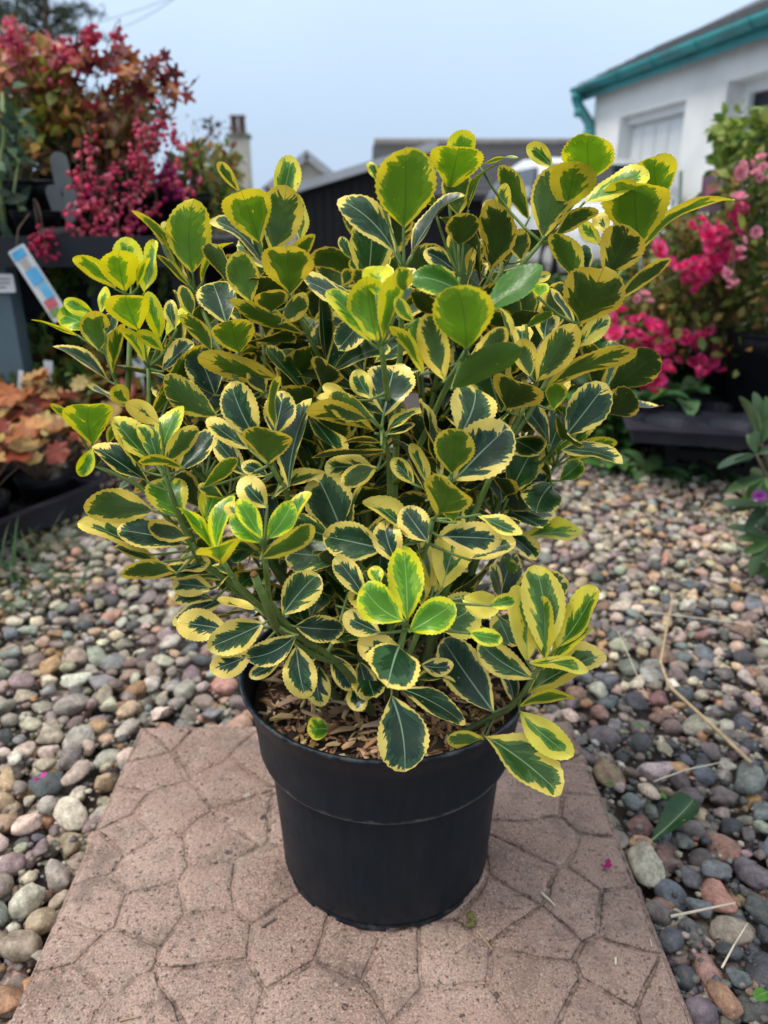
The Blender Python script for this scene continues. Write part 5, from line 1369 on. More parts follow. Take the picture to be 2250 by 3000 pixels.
# tall green plant at the far left
base = onb(10, 2.02); tg = thing('tall_green_plant', base + Vector((0, 0, .0)), 'tall plant with thick pale green stems and broad dark leaves at the bench corner', 'plant')
m = MB(); P1 = [base, at(-5, 520, 2.02), at(14, 400, 2.02), at(8, 270, 2.02)]; m.tube(P1, [.007, .007, .006, .004], 7); m.tube([at(60, 620, 2.0), at(40, 560, 2.0), at(55, 470, 2.0), at(20, 430, 2.02)], .003, 6); m.build('stems', plain('pale_stem', (.20, .27, .09), .5, .15, 30), tg)
m = MB()
for _ in range(60):
    q = at(rr.uniform(-30, 75), rr.uniform(260, 650), 2.02 + rr.uniform(-.03, .06)); m.col = jit(rr.choice([(.05, .10, .045), (.03, .06, .035), (.10, .17, .09)]), rr, .25); m.sleaf(q, rdir(rr) + Vector((.2, -.2, .1)), rdir(rr) + Vector((0, -1, .5)), rr.uniform(.04, .08), rr.uniform(.02, .04))
m.build('foliage', MT['fol'], tg)
# coral bells: arching wires hung with small pink bells
def bells(label, bpx, heads, pal, seed, Y=2.05, nb=26, size=.0095):
    rr = random.Random(seed); base = onb(bpx, Y + .15) + Vector((0, 0, .1)); t = thing('coral_bells', base, label, 'plant')
    for (x0, y0, x1, y1) in heads:
        p0, p1 = at(x0, y0, Y + rr.uniform(-.04, .06)), at(x1, y1, Y + rr.uniform(-.06, .02)); pth = bez(base, p0 + (p0 - base) * .2 + Vector((0, 0, .08)), p0, 6)[:-1] + bez(p0, (p0 + p1) / 2 + Vector((.01, -.01, .01)), p1, 8)
        m = MB(); m.col = (.25, .08, .08); m.tube(pth, .0012, 4); hd_ = m.build('flower_stem', woody, t); m = MB()
        for k in range(nb):
            f = rr.random(); q = p0 + (p1 - p0) * f + rdir(rr) * (.006 + .026 * rr.random()); m.col = jit(rr.choice(pal), rr, .2); s_ = size * rr.uniform(.7, 1.25); dd = (rdir(rr) + Vector((0, -.3, -.5))).normalized(); sd_ = dd.orthogonal().normalized(); u = dd.cross(sd_); n_ = 6; vs = [q - dd * s_ * .6]
            for (rad_, al) in ((.42, -.2), (.55, .35), (.40, .7)): vs += [q + (sd_ * math.cos(a) + u * math.sin(a)) * (rad_ * s_) + dd * (al * s_) for a in [2 * math.pi * i / n_ for i in range(n_)]]
            m.add(vs, [(0, 1 + i, 1 + (i + 1) % n_) for i in range(n_)] + [(1 + r_ * n_ + i, 1 + r_ * n_ + (i + 1) % n_, 1 + (r_ + 1) * n_ + (i + 1) % n_, 1 + (r_ + 1) * n_ + i) for r_ in range(2) for i in range(n_)])
        m.build('flowers', MT['petal'], hd_)['kind'] = 'stuff'
    return t
bells('coral bells with dense hanging rose-pink flower sprays at the middle of the bench', 320, [(265, 400, 250, 530), (240, 450, 230, 620), (285, 520, 260, 660), (310, 560, 330, 690), (255, 560, 300, 640), (230, 600, 215, 690), (330, 600, 350, 720), (280, 640, 275, 735), (380, 640, 370, 700)], PINK, 1, 2.0, 26, .0105)
bells('coral bells with pink sprays over the maple edge at the bench end', 440, [(400, 330, 420, 460), (440, 370, 400, 470), (470, 310, 455, 430), (410, 470, 400, 600), (370, 500, 380, 620), (430, 440, 440, 560), (500, 370, 520, 440), (350, 480, 320, 560), (460, 600, 400, 690), (545, 430, 500, 560), (560, 500, 540, 650)], PINK, 2, 2.06, 22, .0105)
bells('coral bells with one short drooping magenta spike below the bench edge', 110, [(125, 672, 132, 745), (115, 690, 140, 750)], [(.50, .02, .10), (.40, .015, .08)], 3, 1.92, 34)
bells('tall airy stems with pink and red flower heads rising above the bench', 190, [(10, 130, 70, 140), (160, 170, 190, 185), (250, 120, 270, 135), (265, 85, 275, 95), (45, 90, 50, 100), (180, 145, 200, 150), (100, 240, 180, 200), (230, 160, 250, 200), (350, 100, 352, 130)], PINK + [(.62, .05, .06)], 4, 2.3, 24, .012)
# magenta patch and stray white flower
bells('small deep magenta flower clump by the bench end', 540, [(480, 500, 500, 560), (500, 490, 480, 550), (490, 520, 510, 570)], [(.36, .015, .16), (.30, .01, .12)], 6, 2.2, 40, .013)

# ---------- lower left: tray of orange heucheras
def lobed_plant(name, label, base, centre, rad, n, L, pal, seed, lobes=7):
    rr = random.Random(seed); t = thing(name, base, label, 'plant'); st_ = MB(); st_.col = (.2, .08, .05)
    for k in range(n):
        d = rdir(rr); q = Vector(centre) + Vector((d.x * rad[0], d.y * rad[1], abs(d.z) * rad[2] * rr.uniform(.2, 1) - rad[2] * .3)); m = MB(); m.col = jit(rr.choice(pal), rr, .22)
        out_d = Vector((q.x - centre[0], q.y - centre[1], 0)) + Vector((rr.uniform(-.05, .05), -.05, 0)); nr = (Vector((0, -.55, 1)) + rdir(rr) * .5).normalized(); dd = (out_d.normalized() + rdir(rr) * .4); dd = (dd - nr * dd.dot(nr))
        m.lobed(q, dd, nr, L * rr.uniform(.6, 1.2), lobes, .30, .22, rr); m.build('leaf', MT['fol'], t)
        st_.tube(bez(base, Vector(base) + (q - Vector(base)) * .5 + Vector((0, 0, .02)), q, 4), .0012, 4)
    st_.build('leaf_stalks', woody, t)['kind'] = 'stuff'
    return t
def tray(name, label, O, ux, uy, w_, d_, h_, cells, cat='tray', mat=None):
    mat = mat or plain('dark_tray_plastic', (.018, .018, .028), .42, .25, 14, .1, 200)
    t = thing(name, O, label, cat); ux, uy = ux.normalized(), uy.normalized(); Z = Vector((0, 0, 1)); P = lambda a, b_, z: O + ux * a + uy * b_ + Z * z
    m = MB(); e = .012
    for (a0, a1, b0, b1) in ((0, w_, 0, e), (0, w_, d_ - e, d_), (0, e, e, d_ - e), (w_ - e, w_, e, d_ - e)): m.hexa([P(a0, b0, 0), P(a1, b0, 0), P(a1, b1, 0), P(a0, b1, 0), P(a0, b0, h_), P(a1, b0, h_), P(a1, b1, h_), P(a0, b1, h_)])
    m.build('wall', mat, t, smooth=False)
    m = MB(); f = .02; m.hexa([P(-f, -f, h_ + .0005), P(w_ + f, -f, h_ + .0005), P(w_ + f, 0, h_ + .0005), P(-f, 0, h_ + .0005), P(-f, -f, h_ + .005), P(w_ + f, -f, h_ + .005), P(w_ + f, 0, h_ + .005), P(-f, 0, h_ + .005)])
    for (a0, a1, b0, b1) in ((-f, w_ + f, d_, d_ + f), (-f, 0, 0, d_), (w_, w_ + f, 0, d_)): m.hexa([P(a0, b0, h_ + .0005), P(a1, b0, h_ + .0005), P(a1, b1, h_ + .0005), P(a0, b1, h_ + .0005), P(a0, b0, h_ + .005), P(a1, b0, h_ + .005), P(a1, b1, h_ + .005), P(a0, b1, h_ + .005)])
    m.build('flange', mat, t, smooth=False)
    if cells:
        # a sheet with round pockets
        nx, ny = cells; cw, cd = (w_ - 2 * e) / nx, (d_ - 2 * e) / ny; m = MB(); n_ = 24
        for i in range(nx):
            for j in range(ny):
                cx, cy = e + cw * (i + .5), e + cd * (j + .5); rr_ = min(cw, cd) * .43; V_ = []
                for k in range(n_):
                    a = 2 * math.pi * k / n_; ca, sa = math.cos(a), math.sin(a); sq = min(cw / 2 / max(abs(ca), 1e-6), cd / 2 / max(abs(sa), 1e-6)); V_.append((cx + ca * sq, cy + sa * sq, h_ - .002))
                for (r_, z) in ((rr_, h_ - .002), (rr_ * .97, h_ - .01), (rr_ * .85, .006), (.001, .004)): V_ += [(cx + r_ * math.cos(2 * math.pi * k / n_), cy + r_ * math.sin(2 * math.pi * k / n_), z) for k in range(n_)]
                m.add([P(*v_) for v_ in V_], [(r_ * n_ + k, r_ * n_ + (k + 1) % n_, (r_ + 1) * n_ + (k + 1) % n_, (r_ + 1) * n_ + k) for r_ in range(4) for k in range(n_)])
        m.build('pocket_sheet', mat, t, smooth=False)
    else:
        m = MB(); m.hexa([P(e, e, .002), P(w_ - e, e, .002), P(w_ - e, d_ - e, .002), P(e, d_ - e, .002), P(e, e, .006), P(w_ - e, e, .006), P(w_ - e, d_ - e, .006), P(e, d_ - e, .006)]); m.build('floor', mat, t, smooth=False)
    return t
c1 = onz(292, 1412, .045); c2 = onz(20, 1520, .045); c1.z = c2.z = -.012
ux = (c2 - c1).normalized(); uy = Vector((-ux.y, ux.x, 0)); uy = uy if uy.x < 0 else -uy
O_ = c1 - ux * .0; tray('carrying_tray', 'black carrying tray of orange-leaved plants on the gravel by the bench', O_, ux, uy, .62, .34, .058, None)
TO = lambda a, b_: O_ + ux * a + uy * b_
for k, (a, b_) in enumerate(((.09, .09), (.26, .09), (.43, .09), (.09, .25), (.26, .25), (.43, .25))):
    p = TO(a, b_); p.z = -.006; pot_b('nursery_pot', ('small black pot in the front corner of the carrying tray', 'small black pot at the front middle of the carrying tray', 'small black pot at the front far end of the carrying tray', 'small black pot in the back corner of the carrying tray', 'small black pot at the back middle of the carrying tray', 'small black pot at the back far end of the carrying tray')[k], p, .06, .085, black, 'pots in the carrying tray')
    q = p + Vector((0, 0, .06)); lobed_plant('coral_bells', ('orange-leaved coral bells at the front corner of the carrying tray', 'orange and tan coral bells at the front middle of the carrying tray', 'rust-red coral bells at the front far end of the carrying tray', 'tan-leaved coral bells at the back corner of the carrying tray', 'copper coral bells at the back middle of the carrying tray', 'reddish coral bells at the back far end of the carrying tray')[k], q, q + Vector((0, 0, .12)), (.125, .115, .11), 26, .042, (ORA[:1] + [(.46, .18, .06), (.55, .36, .15), (.34, .08, .03), (.52, .28, .10), (.26, .05, .03), (.40, .34, .10)]) if k % 3 < 2 else [(.26, .03, .02), (.34, .07, .03), (.46, .22, .08)], 60 + k)
for k, (px, py, Y) in enumerate(((60, 1180, 1.86), (215, 1150, 1.93), (330, 1170, 2.0))):
    q = at(px, py, Y); base_ = Vector((q.x, Y, -.045)); lobed_plant('coral_bells', ('large copper coral bells on the ground before the blue-grey bench post', 'bronze coral bells on the ground between the bench and the carrying tray', 'tan and red coral bells on the ground behind the carrying tray corner')[k], base_, q, (.13, .08, .12), 26, .05, [(.40, .13, .04), (.50, .30, .12), (.30, .07, .03), (.22, .05, .03), (.36, .26, .09), (.14, .12, .04)], 160 + k)
for k, (px, py) in enumerate(((330, 1100), (180, 1120))):
    a = at(px, py, 2.0); rr = random.Random(80 + k); bush('ground_shrub', ('low leafy plant filling the shade below the bench front', 'low plant with green and rusty leaves behind the orange-leaved tray')[k], 'shrub', (a.x, 2.0, -.05), a, (.16, .1, .10), 14, .05, 260, .05, GR + ORA[:2], rr, None, .6, .003)

# ---------- right: tray on a crate, roses, house plants
ra, rb_, rc = onz(1871, 1242, .165), onz(2179, 1258, .165), onz(1794, 1202, .165)
for v_ in (ra, rb_, rc): v_.z = .115
ux = (rb_ - ra).normalized(); uy = Vector((-ux.y, ux.x, 0)); uy = uy if uy.y > 0 else -uy
ra = ra - ux * .01
crate_m = plain('crate_shade_black', (.004, .004, .005), .7, .3, 10)  # near black: shade beneath the tray is put into the crate's colour
crate = thing('plastic_crate', ra + Vector((0, 0, -.165)), 'black slotted crate under the pocketed tray by the roses', 'crate')
CP = lambda a, b_, z: Vector((ra.x, ra.y, 0)) + ux * a + uy * b_ + Vector((0, 0, z))
for (a0, a1, b0, b1) in ((.12, .60, .19, .205), (.12, .60, .36, .375), (.12, .135, .205, .36), (.585, .60, .205, .36)):
    for z0, z1 in ((-.05, .01), (.022, .05), (.062, .113)):
        m = MB(); m.hexa([CP(a0, b0, z0), CP(a1, b0, z0), CP(a1, b1, z0), CP(a0, b1, z0), CP(a0, b0, z1), CP(a1, b0, z1), CP(a1, b1, z1), CP(a0, b1, z1)]); m.build('slat', crate_m, crate, smooth=False)
for (a, b_) in ((.12, .19), (.575, .19), (.12, .35), (.575, .35), (.33, .19)):
    m = MB(); m.hexa([CP(a - .002, b_ - .002, -.05), CP(a + .028, b_ - .002, -.05), CP(a + .028, b_ + .027, -.05), CP(a - .002, b_ + .027, -.05), CP(a - .002, b_ - .002, .1135), CP(a + .028, b_ - .002, .1135), CP(a + .028, b_ + .027, .1135), CP(a - .002, b_ + .027, .1135)]); m.build('post', crate_m, crate, smooth=False)
tray('pocketed_tray', 'black tray with round empty pockets on the crate before the rose bushes', ra, ux, uy, .70, .42, .036, (4, 2))
def rose_flower(m, c, r, pal, rr):
    ax = (rdir(rr) + Vector((0, -.8, .8))).normalized(); x_ = ax.orthogonal().normalized(); y_ = ax.cross(x_)
    for (n_, rad, lift, tilt) in ((6, 1.0, -.1, 1.15), (6, .75, .08, .8), (5, .5, .22, .5), (4, .28, .32, .25)):
        a0 = rr.uniform(0, 6)
        for k in range(n_):
            a = a0 + 2 * math.pi * k / n_; d = x_ * math.cos(a) + y_ * math.sin(a); s_ = ax.cross(d); b_ = c + d * (r * rad * .15) + ax * (r * (lift - .2)); m.col = jit(rr.choice(pal), rr, .18); o_ = d * math.sin(tilt) + ax * math.cos(tilt); h = r * rad
            m.add([b_, b_ + o_ * h * .5 + s_ * h * .5, b_ + o_ * h * .5 - s_ * h * .5, b_ + o_ * h * .62 - ax * h * .08, b_ + o_ * h * .95 + s_ * h * .34 + ax * h * .08, b_ + o_ * h * .95 - s_ * h * .34 + ax * h * .08], [(0, 1, 3), (0, 3, 2), (1, 4, 3), (3, 4, 5), (3, 5, 2)])
def rose(label, bpx, Y, zb, hull, n, flowers, pal, fp, seed, size=.034):
    rr = random.Random(seed); base = at(bpx, 1000, Y); base.z = zb; t = thing('rose_bush', base, label, 'rose bush'); pts = []
    for (px, py, w_, h_, k) in hull:
        for _ in range(k): pts.append((at(px + rr.uniform(-.5, .5) * w_, py + rr.uniform(-.5, .5) * h_, Y + rr.uniform(-.12, .12)), .045))
    branchy(base, pts, .003, t, rr, 'stems', plain('rose_stem', (.12, .11, .05), .7, .2, 40)); m = MB(); crown(m, pts, n, size, pal, rr, .2, .62); m.build('foliage', MT['fol'], t)
    for (px, py, r, cnt) in flowers:
        c = at(px, py, Y - .20 + rr.uniform(-.03, .03)); m = MB(); k = 1.05 * r / FPX * Y
        if cnt == 1: rose_flower(m, c, k, fp, rr)
        else:
            rose_flower(m, c, k * .5, fp, rr)
            for _ in range(cnt): m2 = MB(); rose_flower(m2, c + rdir(rr) * k * .9, k * rr.uniform(.36, .52), fp, rr); m2.build('flower', MT['petal'], t)
        fo = m.build('flower', MT['petal'], t)
        m = MB(); q = min(pts, key=lambda pr: (pr[0] - c).length)[0]; m.tube(bez(q, (q + c) / 2 + Vector((0, 0, -.01)), c, 4), .0014, 4); m.build('flower_stem', woody, fo)
    return t
LEAFP = [tuple(v_ * 1.5 for v_ in q_) for q_ in OL] + [(.30, .33, .07), (.36, .22, .06), (.12, .17, .03), (.20, .20, .05), (.08, .13, .03), (.28, .15, .05), (.16, .22, .05)]
for k, (px, Y, zb, r, h) in enumerate(((1850, 2.35, -.05, .11, .24), (2110, 2.22, .168, .10, .12), (2225, 2.08, .168, .10, .20))):
    c = at(px, 1100, Y); c.z = zb; pot_b('nursery_pot', ('large black pot of the pink rose bush nearest the potted shrub', 'black pot of the rose bush standing on the pocketed tray', 'tall black pot on the pocketed tray beside the grey-green leaves')[k], c, r, h)
rose('low pink rose bush spilling over beside the potted shrub', 1850, 2.35, .10, [(1880, 920, 230, 150, 16), (1950, 1010, 260, 190, 22), (1850, 1060, 180, 160, 12), (2010, 940, 200, 160, 14)], 1500,
     [(1810, 905, 24, 1), (1795, 930, 22, 1), (1800, 975, 24, 1), (1845, 985, 26, 2), (1905, 945, 18, 1), (1860, 935, 22, 2), (1900, 1005, 44, 4), (1940, 985, 40, 4), (1890, 1025, 36, 3), (1960, 1030, 34, 3), (1915, 1070, 34, 3), (1890, 1120, 42, 4), (1930, 1115, 40, 4), (1905, 1145, 34, 3), (2045, 985, 36, 3), (2030, 1010, 26, 2), (2080, 965, 16, 1), (2055, 1055, 38, 4), (2030, 1060, 28, 2), (2095, 1040, 34, 4), (2110, 1075, 30, 3)], LEAFP, HOT, 31)
rose('taller rose bush with clustered bright pink blooms before the white house wall', 2110, 2.22, .24, [(2040, 760, 220, 200, 20), (2070, 880, 260, 180, 24), (1990, 830, 180, 200, 12), (2130, 680, 160, 200, 12)], 1500,
     [(1930, 730, 25, 1), (2030, 775, 36, 4), (2060, 800, 40, 4), (2065, 825, 34, 3), (2035, 790, 30, 3), (2080, 780, 30, 3), (2100, 700, 42, 4), (2075, 690, 34, 3), (2145, 640, 36, 4), (2120, 720, 40, 4), (2160, 600, 18, 1), (2055, 640, 26, 2), (2110, 755, 30, 2), (1965, 765, 12, 1), (2150, 665, 30, 2)], LEAFP, HOT, 32)
rose('tall thin rose bush with pale pink faded blooms at the white house side', 2225, 2.08, .32, [(2200, 600, 160, 200, 16), (2210, 780, 160, 250, 20), (2230, 950, 140, 200, 14)], 1200,
     [(2205, 480, 24, 3), (2235, 490, 22, 2), (2170, 505, 18, 1), (2165, 575, 20, 1), (2225, 520, 22, 2), (2170, 730, 24, 2), (2130, 800, 24, 2), (2150, 830, 20, 2), (2215, 680, 14, 1), (1890, 860, 26, 2)], LEAFP + GR, PALEP, 33)
far_bush(2215, 320, 560, 2.5, 190, [(.22, .30, .05), (.30, .36, .08), (.14, .22, .04)], 'fresh lime-green shrub rising behind the faded roses', 520, .045, 34)
for k, (px, py0, py1, Y) in enumerate(((1995, 500, 1000, 2.6), (1972, 585, 1000, 2.7), (1880, 700, 1000, 2.6))):
    m = MB(); a, b_ = at(px, py0, Y), at(px + 4, py1, Y); b_.z = -.05; m.tube([a, (a + b_) / 2, b_], .006 if k == 0 else .004, 7); tag(m.build('garden_cane', plain('cane_%d' % k, (.12, .17, .17), .6, .2, 30)), ('tall grey-green cane standing upright before the house door', 'shorter thin cane beside the tall grey-green cane', 'short dark cane among the bushes left of the roses')[k].replace(' left of the roses', ' beside the low rose'), 'cane')
o, c, Mx, w_, h_ = card('plant_label', 2092, 568, 70, 90, 2.12, R(-3), plain('label_mauve', (.20, .13, .17), .4, .1, 30), 'mauve picture label with a pink rose tied among the rose stems')
for (u0, u1, v0, v1, col) in ((-.35, .2, -.2, .25, (.50, .16, .22)), (-.15, .1, -.1, .12, (.70, .33, .30)), (.3, .45, -.45, .45, (.05, .03, .05))): 
    p_ = patch(o, c, Mx, w_, h_, u0, u1, v0, v1, col)
    p_.location.y -= .0006 * (1 + abs(u0))
m = MB(); m.box(c.x - .003, c.x + .003, 2.124, 2.127, .3, c.z); m.build('label_stake', woody, o, smooth=False)
for k, (px, py, w0, h0, mt) in enumerate(((2142, 590, 16, 150, plain('red_label', (.45, .02, .04), .4, .1, 30)), (2165, 560, 30, 110, lab_w))):
    o, c, Mx, w_, h_ = card('plant_label', px, py, w0, h0, 2.15, R(2), mt, ('narrow red label strip beside the mauve rose label', 'white label behind the narrow red strip among the roses')[k]); m = MB(); m.box(c.x - .003, c.x + .003, 2.154, 2.157, .3, c.z); m.build('label_stake', woody, o, smooth=False)
# tongue-shaped weeds around and under the tray
def strap_plant(name, label, base, n, L, W, pal, seed, spread=.8):
    rr = random.Random(seed); t = thing(name, base, label, 'plant')
    for k in range(n):
        a = rr.uniform(0, 6.28); d = Vector((math.cos(a), math.sin(a), rr.uniform(.3, 1.2) / spread)).normalized(); m = MB(); m.col = jit(rr.choice(pal), rr, .2); b_ = Vector(base); l = L * rr.uniform(.6, 1.2); s_ = d.cross(Vector((0, 0, 1))).normalized(); vs = []; nsg = 6
        for i in range(nsg + 1):
            f = i / nsg; p = b_ + d * (l * f) - Vector((0, 0, l * .5 * f * f)); hw = W * .5 * math.sin(math.pi * min(1, f * .93 + .05)) ** .8 * rr.uniform(.9, 1.1); vs += [p - s_ * hw + Vector((0, 0, hw * .3)), p, p + s_ * hw + Vector((0, 0, hw * .3))]
        m.add(vs, [q for i in range(nsg) for q in ((3 * i, 3 * i + 1, 3 * i + 4, 3 * i + 3), (3 * i + 1, 3 * i + 2, 3 * i + 5, 3 * i + 4))]); m.build('leaf', MT['fol'], t)
    return t
FG = [(.06, .17, .035), (.09, .22, .045), (.05, .13, .05), (.10, .19, .08)]
for k, (px, py, z, L, W, n, lb) in enumerate(((1760, 1290, -.04, .17, .055, 14, 'bright green broad-leaved weed at the open end of the crate'), (1800, 1385, -.04, .14, .045, 12, 'green weed growing on the gravel under the tray corner'), (2030, 1400, -.04, .13, .05, 12, 'green weed clump at the foot of the black crate'), (1890, 1185, .16, .15, .055, 13, 'leafy green plant standing in the pocketed tray'), (2000, 1175, .16, .15, .06, 13, 'grey-green leafy plant in the middle of the pocketed tray'), (1690, 1200, -.04, .22, .06, 14, 'large green-leaved weed between the potted shrub and the crate'), (1900, 1395, -.04, .15, .045, 14, 'dense green weed in the shade before the crate'), (2090, 1415, -.04, .14, .05, 13, 'green weed before the crate beside the grey-green leaves'))):
    strap_plant('leafy_weed', lb, onz(px, py, z), n, L, W, FG, 90 + k)
far_bush(1960, 1000, 1240, 2.55, 420, GR + [(.06, .15, .04)], 'green leafy shrub filling the shade behind the pocketed tray', 1300, .06, 51)
far_bush(2120, 640, 1000, 2.75, 330, GR + OL + [(.3, .32, .1)], 'tall olive-green shrub behind the clustered pink roses', 1200, .05, 52)
far_bush(1790, 1130, 1330, 2.2, 170, [(.05, .15, .03), (.08, .20, .04), (.04, .10, .03)], 'bright green low shrub at the open end of the crate', 700, .05, 53)
# grey-green leafed shrub at the right edge
m_, nt, o_, b = newmat('grey_green_leaf'); uvn = nn(nt, 'ShaderNodeUVMap', uv_map='UVMap').outputs[0]; s_ = nn(nt, 'ShaderNodeSeparateXYZ'); nt.links.new(uvn, s_.inputs[0])
tn = attr(nt, 'tone').outputs['Fac']; cc = mixc(nt, tn, (.060, .12, .025), (.028, .060, .034)); cc = mixc(nt, sstep(nt, M_(nt, 'ABSOLUTE', s_.outputs[0]), .02, .07, .6, 0), cc, (.05, .08, .045)); cc = mixc(nt, nn(nt, 'ShaderNodeNewGeometry').outputs['Backfacing'], cc, (.08, .12, .05))
nt.links.new(cc, b.inputs['Base Color']); b.inputs['Roughness'].default_value = .55; b.inputs['Specular IOR Level'].default_value = .25; MT['hebe'] = m_
hb = onz(2300, 1700, -.03); heb = thing('hebe_shrub', hb, 'grey-green leathery-leaved shrub beside the gravel, cut by the picture edge'.replace(', cut by the picture edge', ' near the crate'), 'shrub')
rr = random.Random(77)
for (nx, ny, dY, lst) in ((2230, 1300, 0, [(2165, 1160, 50), (2215, 1145, 56), (2245, 1160, 52), (2280, 1200, 50)]), (2215, 1330, -.02, [(2190, 1270, 36), (2215, 1260, 40), (2100, 1368, 40), (2150, 1350, 30), (2290, 1300, 40)]), (2240, 1400, -.02, [(2125, 1440, 50), (2160, 1410, 40), (2190, 1460, 44), (2280, 1440, 50), (2230, 1490, 40)]), (2250, 1480, .0, [(2110, 1475, 36), (2180, 1560, 46), (2200, 1520, 50), (2140, 1500, 34), (2290, 1530, 50)]), (2260, 1580, .0, [(2130, 1545, 36), (2180, 1620, 46), (2200, 1690, 50), (2160, 1580, 40), (2250, 1660, 50)]), (2270, 1650, .02, [(2140, 1690, 30), (2190, 1700, 36), (2210, 1740, 46), (2280, 1720, 40)]), (2260, 1390, .03, [(2200, 1380, 60), (2240, 1330, 60), (2170, 1480, 50)]), (2270, 1560, .04, [(2200, 1500, 60), (2210, 1600, 60), (2240, 1530, 50)])):
    nd = at(nx, ny, hb.y + dY); mm = MB(); mm.tube(bez(nd, (nd + hb) / 2 + Vector((.02, 0, .02)), hb, 7), [.0025 + .0004 * i for i in range(8)], 6); mm.build('stem', woody, heb)
    for (tx, ty, wa) in lst:
        B, T, N, W = solve_leaf((nx, ny), (tx, ty), wa, 'u' if rr.random() < .7 else 'd', hb.y + dY, (0, 0, 1)); ls = LeafSet(); ls.add(leaf_mesh_data(B, T, N, W * .68, .3, .04, .01, nv=16), rr.random(), -1); ls.build('leaf', heb, MT['hebe'], B)
m = MB(); c = at(2225, 1452, hb.y - .05); rose_flower(m, c, .012, [(.45, .12, .50)], rr); m.build('flower', MT['petal'], heb)
# ---------- grass and litter
def blades(name, label, spots, seed, pal):
    rr = random.Random(seed); m = MB()
    for (px, py, n, L) in spots:
        for _ in range(n):
            b_ = onz(px + rr.gauss(0, 35), py + rr.gauss(0, 18), -.04); a = rr.uniform(0, 6.28); l = L * rr.uniform(.5, 1.2); d = Vector((math.cos(a), math.sin(a) * .6, rr.uniform(.3, 1.3))).normalized(); m.col = jit(rr.choice(pal), rr, .25); w_ = rr.uniform(.002, .004); s_ = d.cross(Vector((0, 0, 1))).normalized(); vs = []
            for i in range(5):
                f = i / 4; p = b_ + d * (l * f) - Vector((0, 0, l * .35 * f * f)); vs += [p - s_ * w_ * (1 - f * .95), p + s_ * w_ * (1 - f * .95)]
            m.add(vs, [(2 * i, 2 * i + 1, 2 * i + 3, 2 * i + 2) for i in range(4)])
    return tag(m.build(name, MT['fol']), label, 'grass', kind='stuff')
blades('grass', 'green grass blades growing through the gravel beside the tray', [(30, 1700, 40, .17), (110, 1650, 34, .15), (200, 1740, 20, .15), (50, 1790, 24, .13), (330, 1560, 16, .1), (30, 1600, 36, .15), (200, 1530, 16, .09), (270, 1620, 12, .11)], 1, [(.06, .13, .04), (.10, .17, .06), (.08, .15, .07)])
blades('grass', 'sparse grass and dry stalks growing along the gravel edge by the crate', [(2060, 1500, 10, .12), (1900, 1430, 12, .08), (2000, 1450, 14, .08), (2120, 1560, 10, .12), (1750, 1440, 10, .07), (2150, 1640, 8, .1)], 2, [(.10, .15, .05), (.26, .21, .12), (.20, .18, .09)])
straw = plain('dry_straw', (.42, .31, .18), .7, .25, 60); paled = plain('pale_straw', (.52, .46, .36), .7, .2, 60)
def stalk(name, label, pp, r, mat, z=.0, cat='stalk', jz=.006):
    rr = random.Random(len(label)); P_ = []
    for i, (px, py) in enumerate(pp): P_.append(onz(px, py, z + rr.uniform(0, jz)))
    pts_ = []
    for i in range(len(P_) - 1):
        for k in range(3): f = k / 3; pts_.append(P_[i] * (1 - f) + P_[i + 1] * f)
    pts_.append(P_[-1]); m = MB(); m.tube(pts_, [r * (1 - .5 * i / len(pts_)) for i in range(len(pts_))], 6); return tag(m.build(name, mat), label, cat)
stalk('dry_stalk', 'long bent tan stalk lying across the gravel', [(2200, 2235), (2080, 2120), (1960, 2010), (1935, 1940), (1955, 1830), (1970, 1760), (1965, 1735)], .0028, straw, -.006)
stalk('dry_stalk', 'thin pale straw on the gravel near the fallen green leaf', [(1915, 2290), (2010, 2255), (2130, 2230)], .0012, paled, -.008)
stalk('dry_stalk', 'short straw lying on dark pebbles below the fallen green leaf', [(1965, 2685), (2060, 2665), (2155, 2645)], .0016, paled, -.004)
stalk('dry_stalk', 'fine straw standing between pebbles near a large tan stone', [(2115, 2835), (2150, 2770), (2190, 2705)], .0011, paled, -.002)
stalk('dry_stalk', 'hair-thin dry stem beside the curved tan stalk', [(1810, 1850), (1850, 1940), (1880, 2010), (1900, 2050)], .0009, paled, -.004)
stalk('dry_stalk', 'pale grass stem lying level across the far gravel', [(1880, 1790), (2000, 1805), (2250, 1835)], .0014, paled, -.004)
stalk('straw_piece', 'short straw piece lying on the slab beside the pot', [(1585, 2615), (1605, 2632), (1628, 2655)], .0014, paled, .0018, 'straw', .001)
stalk('straw_piece', 'thin straw at the pot foot on the slab', [(1395, 2726), (1420, 2752), (1442, 2782)], .0010, straw, .0015, 'straw', .001)
stalk('straw_piece', 'stubby white straw bit on the slab corner', [(1803, 2806), (1804, 2826)], .0016, paled, .002, 'straw', .0)
stalk('straw_piece', 'tiny brown straw bit near the stubby white one', [(1904, 2752), (1910, 2775)], .0010, paled, .0015, 'straw', .0)
stalk('straw_piece', 'straw bit lying flat at the open side of the slab', [(350, 2990), (375, 2984), (412, 2977)], .0012, straw, .0016, 'straw', .001)
stalk('twig', 'small grey twig fragment on the slab beside the pot foot', [(765, 2712), (785, 2700), (805, 2688)], .0022, plain('grey_twig', (.24, .20, .16), .8, .2, 60), .0025, 'twig', .0)
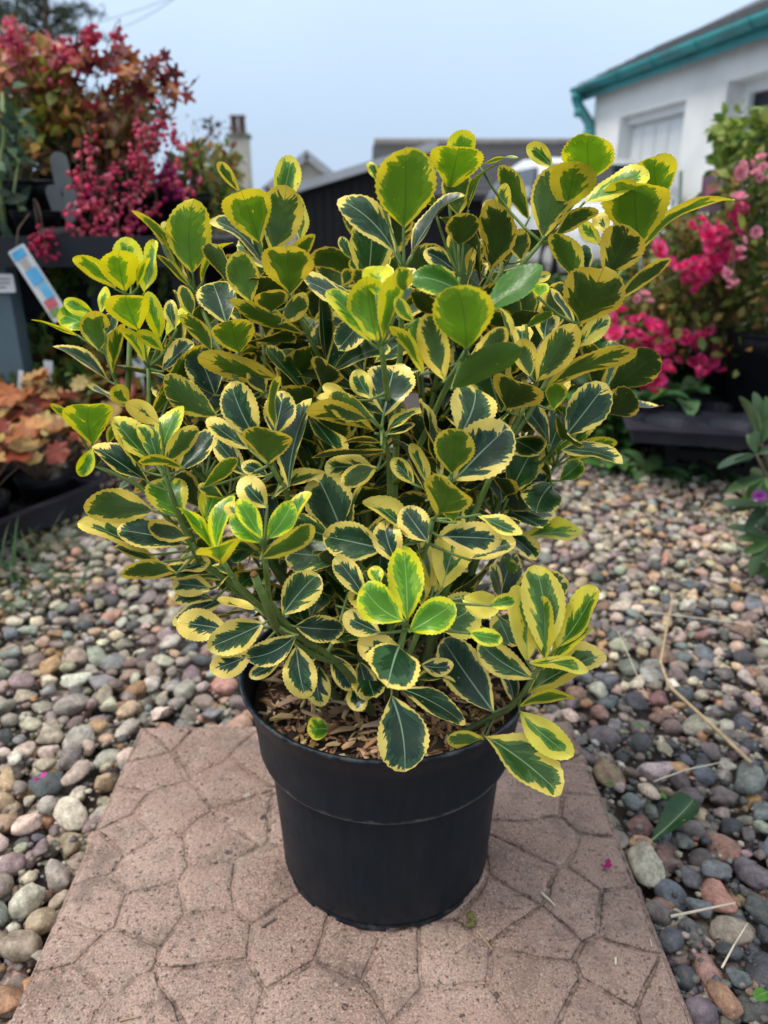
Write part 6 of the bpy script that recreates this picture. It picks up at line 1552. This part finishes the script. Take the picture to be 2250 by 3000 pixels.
def petal(label, px, py, z, r, col, seed):
    rr = random.Random(seed); m = MB(); c = onz(px, py, z)
    for k in range(4): m.col = jit(col, rr, .2); m.sleaf(c + Vector((rr.uniform(-r, r) * .4, rr.uniform(-r, r) * .4, .001)), Vector((rr.uniform(-1, 1), rr.uniform(-1, 1), .5)), Vector((0, 0, 1)), r * 1.3, r)
    m.v = [(x, y, max(z, zz)) for (x, y, zz) in m.v]; return tag(m.build('fallen_petal', MT['petal']), label, 'petal')
petal('magenta petal lying on the slab', 1778, 2540, .001, .007, (.45, .01, .18), 1); petal('magenta petal lying on a pebble in the gravel', 122, 2281, .002, .007, (.70, .03, .45), 2)
m = MB(); rr = random.Random(3); c = onz(862, 2485, .004)
for k in range(7): m.col = (.5, .5, .5); m.lathe([(.0002, -.001), (.0026, -.0008), (.0028, .0012), (.0002, .002)], 7, (c.x + rr.uniform(-.004, .004), c.y + rr.uniform(-.007, .007), .0012))
tag(m.build('pale_crumb', plain('pale_grit', (.5, .52, .56), .8, .4, 400)), 'small pale crumb of grit on a slab joint beside the pot', 'grit')
m = MB(); c = onz(1376, 2688, .004)
for k in range(9): m.lathe([(.0002, -.002), (.003, -.001), (.003, .002), (.0002, .003)], 7, (c.x + rr.uniform(-.005, .005), c.y + rr.uniform(-.007, .007), .0016))
tag(m.build('moss_tuft', plain('moss', (.16, .15, .05), .9, .4, 300, .8, 800)), 'olive moss tuft at the foot of the pot', 'moss')
B, T = onz(1908, 2462, -.004), onz(2035, 2332, .010)
ls = LeafSet(); ls.add(leaf_mesh_data(B, T, Vector((-.5, -.5, .6)), .030, .75, .10, .08), .9, -1.0); tag(ls.build('fallen_leaf', None, MT['leaf'], B), 'dark green fallen leaf lying on pebbles beside the slab', 'leaf')
for k, (px, py, tx, ty, w0, lb) in enumerate(((2250, 2905, 2210, 2925, 30, 'small green leaf sprouting at the gravel by a large tan stone'), (1890, 2135, 1860, 2120, 16, 'tiny green weed leaf among the pebbles'), (1955, 2340, 1935, 2325, 22, 'little green weed leaf behind the dark fallen leaf'), (1770, 2295, 1800, 2302, 14, 'tiny seedling leaf at the slab edge'))):
    b_ = onz(px, py, -.004); t_ = onz(tx, ty, .004); ls = LeafSet(); ls.add(leaf_mesh_data(b_, t_, Vector((0, -.4, 1)), w0 / FPX * .8, .2, .05, .02, nv=12), .3, -1.0); tag(ls.build('weed_leaf', None, MT['leaf'], b_), lb, 'leaf')
